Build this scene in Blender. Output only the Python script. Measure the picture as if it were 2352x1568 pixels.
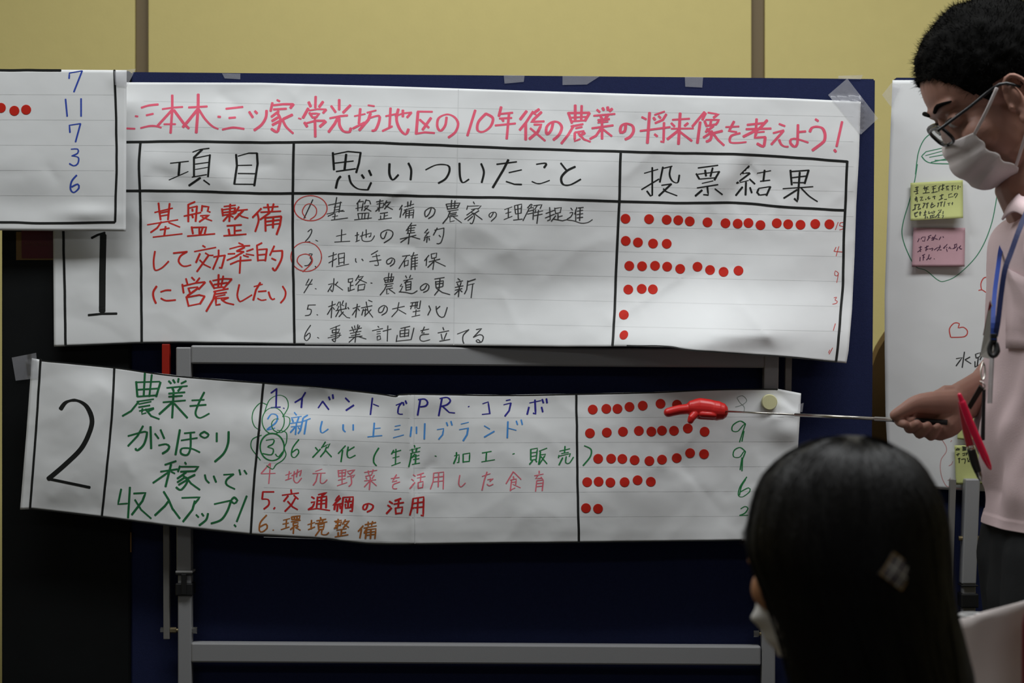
import bpy, bmesh, math, random
from mathutils import Vector, Matrix, noise
import numpy as np
R = random.Random(7)
for o in list(bpy.data.objects): bpy.data.objects.remove(o)
C = bpy.context.scene.collection
sc = bpy.context.scene

# ------------------------------------------------------------------ camera
F, CZ = 4640.0, 1.30
cam = bpy.data.objects.new('camera', bpy.data.cameras.new('camera')); C.objects.link(cam)
cam.location = (0, 0, CZ); cam.rotation_euler = (math.pi/2, 0, 0)
cam.data.sensor_width = 36; cam.data.lens = 36*F/2352; cam.data.clip_start = .05
cam.data.dof.use_dof = True; cam.data.dof.focus_distance = 3.15; cam.data.dof.aperture_fstop = 5.2
sc.camera = cam
# ------------------------------------------------------------------ light
sc.view_settings.view_transform = 'Standard'; sc.view_settings.look = 'None'
sc.view_settings.gamma = 1; sc.view_settings.use_curve_mapping = False
sc.view_settings.exposure = -0.5
w = bpy.data.worlds.new('world'); sc.world = w; w.use_nodes = True
w.node_tree.nodes['Background'].inputs[0].default_value = (.80, .86, 1, 1)
w.node_tree.nodes['Background'].inputs[1].default_value = .10
def area(name, loc, size, power, col, rot=(0, 0, 0)):
    l = bpy.data.lights.new(name, 'AREA'); l.shape = 'RECTANGLE'; l.size, l.size_y = size
    l.energy = power; l.color = col
    o = bpy.data.objects.new(name, l); C.objects.link(o); o.location = loc; o.rotation_euler = rot; return o
LAMPS = [(-.65, 2.56), (.95, 2.56), (-1.3, .3), (1.1, .3), (.0, 3.42)]  # near-camera pair is unseen added fill; last lamp is added to brighten the wall
for i, (x, y) in enumerate(LAMPS):
    area('ceiling_and_fill_light', (x, y, 2.66), (1.2, .3), (22, 27, 6.5, 6.5, 7.0)[i], (.95, .98, 1.0))

# ------------------------------------------------------------------ materials
MATS = {}
def mat(name, col, rough=.8, spec=.3, metal=0, bump=0, bscale=200, var=0, vscale=8, alpha=1, sss=0, trans=0):
    if name in MATS: return MATS[name]
    m = bpy.data.materials.new(name); m.use_nodes = True; nt = m.node_tree; N = nt.nodes; L = nt.links
    p = N['Principled BSDF']
    p.inputs['Base Color'].default_value = (*col, 1); p.inputs['Roughness'].default_value = rough
    p.inputs['Specular IOR Level'].default_value = spec; p.inputs['Metallic'].default_value = metal
    p.inputs['Alpha'].default_value = alpha
    if trans: p.inputs['Transmission Weight'].default_value = trans
    if sss:
        p.inputs['Subsurface Weight'].default_value = sss; p.inputs['Subsurface Radius'].default_value = (.01, .004, .002)
    tc = N.new('ShaderNodeTexCoord')
    if var:
        n = N.new('ShaderNodeTexNoise'); n.inputs['Scale'].default_value = vscale; n.inputs['Detail'].default_value = 5
        L.new(tc.outputs['Object'], n.inputs['Vector'])
        mx = N.new('ShaderNodeMixRGB'); mx.blend_type = 'MULTIPLY'; mx.inputs[0].default_value = 1
        cr = N.new('ShaderNodeValToRGB'); cr.color_ramp.elements[0].color = (1-var,)*3+(1,); cr.color_ramp.elements[1].color = (1, 1, 1, 1)
        cr.color_ramp.elements[0].position = .3; cr.color_ramp.elements[1].position = .7
        L.new(n.outputs['Fac'], cr.inputs[0]); mx.inputs[1].default_value = (*col, 1); L.new(cr.outputs[0], mx.inputs[2])
        L.new(mx.outputs[0], p.inputs['Base Color'])
    if bump:
        n = N.new('ShaderNodeTexNoise'); n.inputs['Scale'].default_value = bscale; n.inputs['Detail'].default_value = 4
        L.new(tc.outputs['Object'], n.inputs['Vector'])
        b = N.new('ShaderNodeBump'); b.inputs['Strength'].default_value = bump; b.inputs['Distance'].default_value = .001
        L.new(n.outputs['Fac'], b.inputs['Height']); L.new(b.outputs[0], p.inputs['Normal'])
    MATS[name] = m; return m
def s2l(r, g, b):
    f = lambda c: ((c/255+.055)/1.055)**2.4 if c > 10 else c/255/12.92
    return (f(r), f(g), f(b))
PAPER = mat('paper', (.78, .79, .79), .85, .15, var=.03, vscale=14, bump=.15, bscale=60)
INK = {
 'pink': (.82, .115, .19), 'black': (.012, .013, .012), 'red': (.62, .030, .022), 'pen': (.045, .045, .045), 'redpen': (.62, .07, .06),
 'blue': (.035, .075, .42), 'green': (.016, .15, .05), 'navy': (.028, .024, .27), 'sky': (.075, .30, .72), 'green2': (.02, .21, .06),
 'pink2': (.78, .17, .22), 'red2': (.58, .02, .022), 'brown': (.42, .14, .03), 'greypen': (.22, .27, .24), 'green3': (.05, .25, .13),
 'pinkpen': (.62, .33, .33), 'grid': (.66, .67, .67), 'noteink': (.04, .045, .025), 'noteink2': (.07, .025, .06)}
def ink(c): return mat('ink_'+c, INK[c], .6, .25)
DOT = mat('red_label', (.56, .024, .013), .6, .15)
YELLOW = mat('yellow_wall', (.72, .61, .245), .75, .2, bump=.25, bscale=160, var=.03, vscale=30)
STRIP = mat('joint_strip', (.20, .15, .085), .6, .3)
BLUEF = mat('blue_fabric', (.022, .029, .085), .95, .1, bump=.6, bscale=900, var=.12, vscale=300)
BLACKP = mat('black_panel', (.005, .006, .0065), .6, .2, var=.2, vscale=20)
SILVER = mat('silver_paint', (.34, .34, .345), .42, .5, metal=.25, bump=.1, bscale=900)
CHROME = mat('chrome', (.7, .68, .62), .25, .5, metal=1)
BLACKR = mat('black_plastic', (.012, .012, .012), .45, .4)
TAPE = mat('clear_tape', (.62, .62, .66), .22, .6, alpha=.34, bump=.4, bscale=60)
def at(px, py, Y): return Vector(((px-1176)/F*Y, Y, CZ-(py-784)/F*Y))

# ------------------------------------------------------------------ helpers
def link(name, me, m=None, parent=None):
    o = bpy.data.objects.new(name, me); C.objects.link(o)
    if m: me.materials.append(m)
    if parent: o.parent = parent
    return o
def mesh(name, vs, fs, m=None, parent=None, smooth=False):
    me = bpy.data.meshes.new(name); me.from_pydata([tuple(v) for v in vs], [], fs); me.update()
    if smooth: me.polygons.foreach_set('use_smooth', [True]*len(me.polygons))
    return link(name, me, m, parent)
def from_bm(name, bm, m=None, parent=None, smooth=False):
    bmesh.ops.recalc_face_normals(bm, faces=bm.faces)
    me = bpy.data.meshes.new(name); bm.to_mesh(me); bm.free()
    if smooth: me.polygons.foreach_set('use_smooth', [True]*len(me.polygons))
    return link(name, me, m, parent)
def tag(o, label, cat=None, group=None, kind=None):
    if label: o['label'] = label
    if cat: o['category'] = cat
    if group: o['group'] = group
    if kind: o['kind'] = kind
    return o
def empty(name, loc, label=None, cat=None, group=None):
    o = bpy.data.objects.new(name, None); C.objects.link(o); o.location = loc; o.empty_display_size = .05
    tag(o, label, cat, group); return o
def keep(o, parent):           # parent without moving
    o.parent = parent; o.matrix_parent_inverse = Matrix.Translation(parent.location).inverted(); return o
def box(bm, x0, x1, y0, y1, z0, z1, bev=0):
    r = bmesh.ops.create_cube(bm, size=1)
    vs = r['verts']
    for v in vs: v.co = Vector(((x0+x1)/2+v.co.x*(x1-x0), (y0+y1)/2+v.co.y*(y1-y0), (z0+z1)/2+v.co.z*(z1-z0)))
    if bev:
        es = {e for v in vs for e in v.link_edges}
        bmesh.ops.bevel(bm, geom=list(es), offset=bev, segments=2, affect='EDGES', profile=.5)
def boxo(name, dims, m, parent=None, bev=0):
    bm = bmesh.new(); box(bm, *dims, bev=bev); return from_bm(name, bm, m, parent)
def quadbar(name, p0, p1, w0, w1, Y0, Y1, m, parent=None, vert=True, bev=.002):
    """bar whose face is traced between two image points on plane Y0, real depth Y0..Y1"""
    a, b = at(*p0, Y0), at(*p1, Y0); s = Y0/F
    d = Vector((1, 0, 0)) if vert else Vector((0, 0, 1))
    vs = []
    for Y in (Y0, Y1):
        for c, wd in ((a, w0), (b, w1)):
            for sg in (-1, 1):
                v = c+d*sg*wd*s/2; vs.append(Vector((v.x, Y, v.z)))
    fs = [(0, 1, 3, 2), (4, 6, 7, 5), (0, 4, 5, 1), (2, 3, 7, 6), (0, 2, 6, 4), (1, 5, 7, 3)]
    bm = bmesh.new(); V = [bm.verts.new(v) for v in vs]
    for f in fs: bm.faces.new([V[i] for i in f])
    if bev: bmesh.ops.bevel(bm, geom=list(bm.edges), offset=bev, segments=2, affect='EDGES', profile=.5)
    return from_bm(name, bm, m, parent)
def frames(pts, up):
    T = []
    for i in range(len(pts)):
        t = pts[min(i+1, len(pts)-1)]-pts[max(i-1, 0)]; T.append(t.normalized())
    out = []; u = up
    for t in T:
        n = (u-t*u.dot(t))
        if n.length < 1e-4: n = t.orthogonal()
        n.normalize(); u = n; out.append((t, n, t.cross(n)))
    return out
def tube(bm, pts, rad, seg=16, up=Vector((0, 0, 1)), round_=True, close=True, sub=1):
    """closed tube; rad entries r or (r_along_up, r_side)"""
    pts = [Vector(p) for p in pts]; rad = [(r, r) if not isinstance(r, tuple) else r for r in rad]
    if sub > 1:
        P, Q = [], []
        n = len(pts)
        for i in range(n-1):
            p0, p1, p2, p3 = pts[max(i-1, 0)], pts[i], pts[i+1], pts[min(i+2, n-1)]
            for k in range(sub):
                t = k/sub
                P.append(.5*((2*p1)+(p2-p0)*t+(2*p0-5*p1+4*p2-p3)*t*t+(3*p1-p0-3*p2+p3)*t**3))
                t2 = t; Q.append(tuple(rad[i][j]*(1-t2)+rad[i+1][j]*t2 for j in (0, 1)))
        P.append(pts[-1]); Q.append(rad[-1]); pts, rad = P, Q
    fr = frames(pts, up); rings = []
    def ring(c, n, b, ra, rb):
        return [bm.verts.new(c+n*math.cos(2*math.pi*k/seg)*ra+b*math.sin(2*math.pi*k/seg)*rb) for k in range(seg)]
    if round_:
        t, n, b = fr[0]; r = rad[0]; m_ = min(r)
        for a in (80, 55, 28):
            s, c = math.sin(math.radians(a)), math.cos(math.radians(a)); rings.append(ring(pts[0]-t*m_*s, n, b, r[0]*c, r[1]*c))
    for p, (t, n, b), r in zip(pts, fr, rad): rings.append(ring(p, n, b, *r))
    if round_:
        t, n, b = fr[-1]; r = rad[-1]; m_ = min(r)
        for a in (28, 55, 80):
            s, c = math.sin(math.radians(a)), math.cos(math.radians(a)); rings.append(ring(pts[-1]+t*m_*s, n, b, r[0]*c, r[1]*c))
    for i in range(len(rings)-1):
        for k in range(seg):
            bm.faces.new((rings[i][k], rings[i][(k+1) % seg], rings[i+1][(k+1) % seg], rings[i+1][k]))
    if close: bm.faces.new(rings[0][::-1]); bm.faces.new(rings[-1])
    return rings
def ell(bm, c, r, M=None, sub=3):
    res = bmesh.ops.create_icosphere(bm, subdivisions=sub, radius=1)
    for v in res['verts']:
        p = Vector((v.co.x*r[0], v.co.y*r[1], v.co.z*r[2]))
        v.co = Vector(c)+(M @ p if M else p)
def cyl(bm, p0, p1, r, seg=20, r1=None):
    return tube(bm, [p0, p1], [r, r if r1 is None else r1], seg, up=Vector((0, 0, 1)) if abs((Vector(p1)-Vector(p0)).normalized().z) < .9 else Vector((1, 0, 0)), round_=False)
def catmull(pts, step):
    out = []; n = len(pts)
    for i in range(n-1):
        p0, p1, p2, p3 = pts[max(i-1, 0)], pts[i], pts[i+1], pts[min(i+2, n-1)]
        k = max(2, int((p2-p1).length/step))
        for j in range(k):
            t = j/k; out.append(.5*((2*p1)+(p2-p0)*t+(2*p0-5*p1+4*p2-p3)*t*t+(3*p1-p0-3*p2+p3)*t**3))
    out.append(pts[-1]); return out
def lin(pts, step):
    out = []
    for a, b in zip(pts, pts[1:]):
        k = max(1, int((b-a).length/step))
        for j in range(k): out.append(a.lerp(b, j/k))
    out.append(pts[-1]); return out
def polyval(P, t):
    """polyline by x-fraction 0..1"""
    P = [Vector(p) for p in P]
    L = [0]
    for a, b in zip(P, P[1:]): L.append(L[-1]+(b-a).length)
    s = t*L[-1]
    for i in range(len(P)-1):
        if s <= L[i+1] or i == len(P)-2:
            return P[i].lerp(P[i+1], (s-L[i])/(L[i+1]-L[i]))

# ------------------------------------------------------------------ sheets of paper and ink
def nz(x, y, s): return noise.noise(Vector((x, y, s)))
def hinge(px, py, hs):
    h = 0
    for x0, y0, x1, y1, sl, cx, cy, rx, ry in hs:     # fold line, slope on its left-hand side, window
        g = ((px-cx)/rx)**2+((py-cy)/ry)**2
        if g > 6: continue
        dx, dy = x1-x0, y1-y0; d = ((px-x0)*-dy+(py-y0)*dx)/math.hypot(dx, dy)
        h += sl*.00069*(.5*(d+math.sqrt(d*d+60)))*math.exp(-g)
    return h
def rand_hinges(seed, n, x0, x1, y0, y1, sl=.13):
    r = random.Random(seed); out = []
    for _ in range(n):
        x, y, a, w_ = r.uniform(x0, x1), r.uniform(y0, y1), r.uniform(0, 6.28), r.uniform(35, 95)
        out.append((x, y, x+50*math.cos(a), y+50*math.sin(a), sl*r.uniform(-1, 1), x, y, w_, w_*r.uniform(.5, 1)))
    return out
def relief(px, py, seed, amp=1.0, bumps=(), creases=()):
    h = .0042*nz(px/330, py/210, seed)+.0016*nz(px/95, py/80, seed+5)+.00035*abs(nz(px/34, py/30, seed+9))
    r = nz(px/120, py/120, seed+20); h += .0012*max(0, .35-abs(r))*2
    h *= amp
    for cx, cy, rx, ry, a in bumps:
        h += a*math.exp(-((px-cx)/rx)**2-((py-cy)/ry)**2)
    for x0, y0, x1, y1, w_, a in creases:
        dx, dy = x1-x0, y1-y0; l2 = dx*dx+dy*dy
        t = max(0, min(1, ((px-x0)*dx+(py-y0)*dy)/l2)); d = math.hypot(px-x0-t*dx, py-y0-t*dy)
        if d < w_*5: h += a*math.exp(-math.sqrt(d*d+9)/w_)
    return h
def rand_creases(seed, n, x0, x1, y0, y1, amp=.0024):
    r = random.Random(seed); out = []
    for _ in range(n):
        x, y, a, l = r.uniform(x0, x1), r.uniform(y0, y1), r.uniform(0, 6.28), r.uniform(25, 90)
        out.append((x, y, x+l*math.cos(a), y+l*math.sin(a), r.uniform(7, 22), amp*r.uniform(-1, 1)))
    return out
cr1 = rand_creases(3, 46, 130, 1950, 200, 820)+[(1410, 738, 1560, 640, 14, .004), (1560, 640, 1700, 610, 12, -.0015), (1700, 700, 1765, 772, 12, .004), (1640, 770, 1760, 772, 8, .003),
    (1725, 372, 1700, 440, 16, -.005), (1725, 372, 1790, 470, 14, .003), (1410, 560, 1395, 720, 30, .0015)]
hg1 = rand_hinges(31, 34, 140, 1950, 420, 820)+[(1405, 752, 1570, 640, .55, 1560, 770, 190, 120), (1700, 615, 1772, 775, -.38, 1770, 720, 75, 110), (1600, 788, 1765, 766, -.40, 1700, 794, 120, 34), (1725, 370, 1705, 450, .35, 1690, 420, 45, 50), (1725, 370, 1800, 480, -.30, 1790, 430, 60, 45), (1540, 330, 1440, 520, .12, 1400, 430, 120, 90), (330, 370, 420, 430, .22, 380, 410, 60, 35), (500, 350, 560, 420, .22, 530, 400, 50, 40)]
bp1 = [(1570, 885, 215, 165, .030), (1000, 330, 1000, 120, .010), (1160, 525, 300, 130, .019), (520, 560, 170, 120, .006), (1150, 850, 200, 70, .010), (1850, 860, 120, 60, .008), (1730, 430, 60, 50, -.006), 
       (700, 620, 160, 160, -.004), (500, 200, 200, 50, -.004), (900, 300, 300, 60, .004), (370, 370, 60, 30, .004), (560, 360, 40, 30, -.0035), (560, 740, 170, 50, -.004), (200, 800, 90, 40, -.004)]
def sst(a, b, x):
    t = min(1, max(0, (x-a)/(b-a))); return t*t*(3-2*t)
def H1(px, py): return 3.2115-.004*min(1, max(0, (py-190)/600))-(.010+.018*sst(900, 1400, px))*sst(640, 810, py)-max(-.0005, relief(px, py, 1.3, 1.0, bp1, cr1)+hinge(px, py, hg1)+.0015)
cr2 = rand_creases(8, 40, 60, 1830, 850, 1240)+[(940, 905, 950, 1245, 14, .005), (1830, 945, 1790, 905, 8, -.004), (1838, 945, 1780, 960, 10, .005), (1800, 930, 1838, 960, 8, .004), (1560, 1060, 1660, 1180, 30, -.003)]
hg2 = rand_hinges(37, 38, 60, 1830, 850, 1245)+[(945, 900, 955, 1240, .25, 960, 930, 60, 50), (600, 870, 700, 960, .25, 660, 900, 90, 45), (1790, 895, 1770, 960, -.3, 1815, 925, 30, 45), (1800, 950, 1840, 960, .32, 1815, 975, 40, 34), (1560, 1040, 1680, 1200, -.16, 1640, 1110, 100, 90)]
bp2 = [(560, 900, 90, 50, -.007), (720, 930, 160, 40, -.010), (980, 910, 70, 60, .006), (850, 1010, 260, 60, .005), (1200, 920, 140, 60, -.003), (1800, 960, 60, 60, .006),
       (1580, 890, 160, 50, -.006), (1620, 1120, 110, 110, -.005), (930, 1130, 90, 60, .005), (230, 850, 60, 40, -.006), (160, 1180, 120, 40, -.004), (180, 900, 70, 120, .004)]
def H2(px, py): return 3.177-.018*min(1, max(0, (py-820)/400))-relief(px, py, 4.1, 1.1, bp2, cr2)-hinge(px, py, hg2)
cr3 = rand_creases(11, 12, -200, 280, 180, 520)
bp3 = [(200, 490, 60, 18, .005), (60, 470, 120, 40, -.004), (270, 180, 20, 25, .003)]
def H3(px, py): return 3.172+.007*min(1, max(0, (py-160)/370))-relief(px, py, 7.7, .5, bp3, cr3)
def HR(px, py): return 3.288-relief(px, py, 9.9, .35)
SURF = {}
def sheet(name, T, B, Lf, Rt, H, step, label, cat):
    ln = lambda P: sum((Vector(a)-Vector(b)).length for a, b in zip(P, P[1:]))
    nu, nv = int(ln(T)/step), int(ln(Lf)/step)
    tu = [polyval(T, i/nu) for i in range(nu+1)]; bu = [polyval(B, i/nu) for i in range(nu+1)]
    lv = [polyval(Lf, j/nv) for j in range(nv+1)]; rv = [polyval(Rt, j/nv) for j in range(nv+1)]
    vs = []
    for j in range(nv+1):
        v = j/nv
        for i in range(nu+1):
            u = i/nu
            p = tu[i]*(1-v)+bu[i]*v+lv[j]*(1-u)+rv[j]*u-(tu[0]*(1-u)*(1-v)+tu[-1]*u*(1-v)+bu[0]*(1-u)*v+bu[-1]*u*v)
            vs.append(at(p.x, p.y, H(p.x, p.y)))
    n = nu+1
    fs = [(j*n+i, (j+1)*n+i, (j+1)*n+i+1, j*n+i+1) for j in range(nv) for i in range(nu)]
    o = mesh(name, vs, fs, PAPER, smooth=True)
    tag(o, label, cat)
    md = o.modifiers.new('t', 'SOLIDIFY'); md.thickness = .00025; md.offset = -1
    return o
def ribbon(vs, fs, P, w0, nib, H, off, px_round=True):
    n = len(P)
    if n < 2: return
    wr = .08*w0*math.sin(len(vs)*.7)
    N = []; Wd = []
    for i in range(n):
        t = P[min(i+1, n-1)]-P[max(i-1, 0)]
        if t.length < 1e-6: t = Vector((1, 0))
        t.normalize(); N.append(Vector((-t.y, t.x)))
        ang = abs(t.y*.96-t.x*.25*(1 if t.y >= 0 else -1))
        Wd.append(w0*(1-nib)+w0*nib*min(1, ang*1.25)+wr)
    t0 = (P[0]-P[1]).normalized()*Wd[0]*.22; t1 = (P[-1]-P[-2]).normalized()*Wd[-1]*.22
    Q = [P[0]+t0]+P+[P[-1]+t1]; N = [N[0]]+N+[N[-1]]; Wd = [Wd[0]*.55]+Wd+[Wd[-1]*.5]
    b = len(vs)
    for q, nn, wd in zip(Q, N, Wd):
        for s in (-1, 1):
            r = q+nn*s*wd/2; vs.append(at(r.x, r.y, H(r.x, r.y)-off))
    for i in range(len(Q)-1): fs.append((b+2*i, b+2*i+2, b+2*i+3, b+2*i+1))
def strokes(spec, x0, y0, z):
    out = []
    for s in spec.split('/'):
        if s[0] == '@':
            cx, cy, rx, ry = map(float, s[1:].split(','))
            out.append([Vector((x0+(cx+rx*math.cos(a))/z, y0+(cy+ry*math.sin(a))/z)) for a in [i*2*math.pi/40 for i in range(42)]]); continue
        cv = s[0] == '~'
        P = [Vector((x0+float(a)/z, y0+float(b)/z)) for a, b in (q.split(',') for q in s.lstrip('~').split())]
        out.append(catmull(P, 3.5) if cv else lin(P, 6))
    return out
def write(parent, blocks, H):
    for label, col, w_, nib, crops in blocks:
        vs, fs = [], []; k = 0
        for x0, y0, z, spec in crops:
            for P in strokes(spec, x0, y0, z):
                ribbon(vs, fs, P, w_, nib, H, .0002+.000003*(k % 60)); k += 1
        tag(mesh('handwriting', vs, fs, ink(col), parent), label)
def rule(parent, lines, H, w_=5.6, col='black', name='ruled_line', label=None, off=.00032, wob=1.0):
    for i, Lp in enumerate(lines):
        vs, fs = [], []
        P = catmull([Vector(p) for p in Lp], 7)
        P = [p+Vector((.7*wob*nz(p.x/40, p.y/40, i), .7*wob*nz(p.x/45, p.y/40, i+3))) for p in P]
        ribbon(vs, fs, P, w_, 0, H, off+.00001*i); mesh(name, vs, fs, ink(col), parent)
def grid_print(parent, T, Lf, Rt, H, x0, x1, y0, y1, slope, dy=57.3):
    vs, fs = [], []
    y = y0
    while y < y1:
        ribbon(vs, fs, lin([Vector((x0, y)), Vector((x1, y+slope*(x1-x0)))], 9), 1.0, 0, H, .00012); y += dy
    tag(mesh('printed_grid', vs, fs, ink('grid'), parent), 'faint printed grey guide lines')
def at_surf(px, py, H, off=.0006): return at(px, py, H(px, py)-off)
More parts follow.
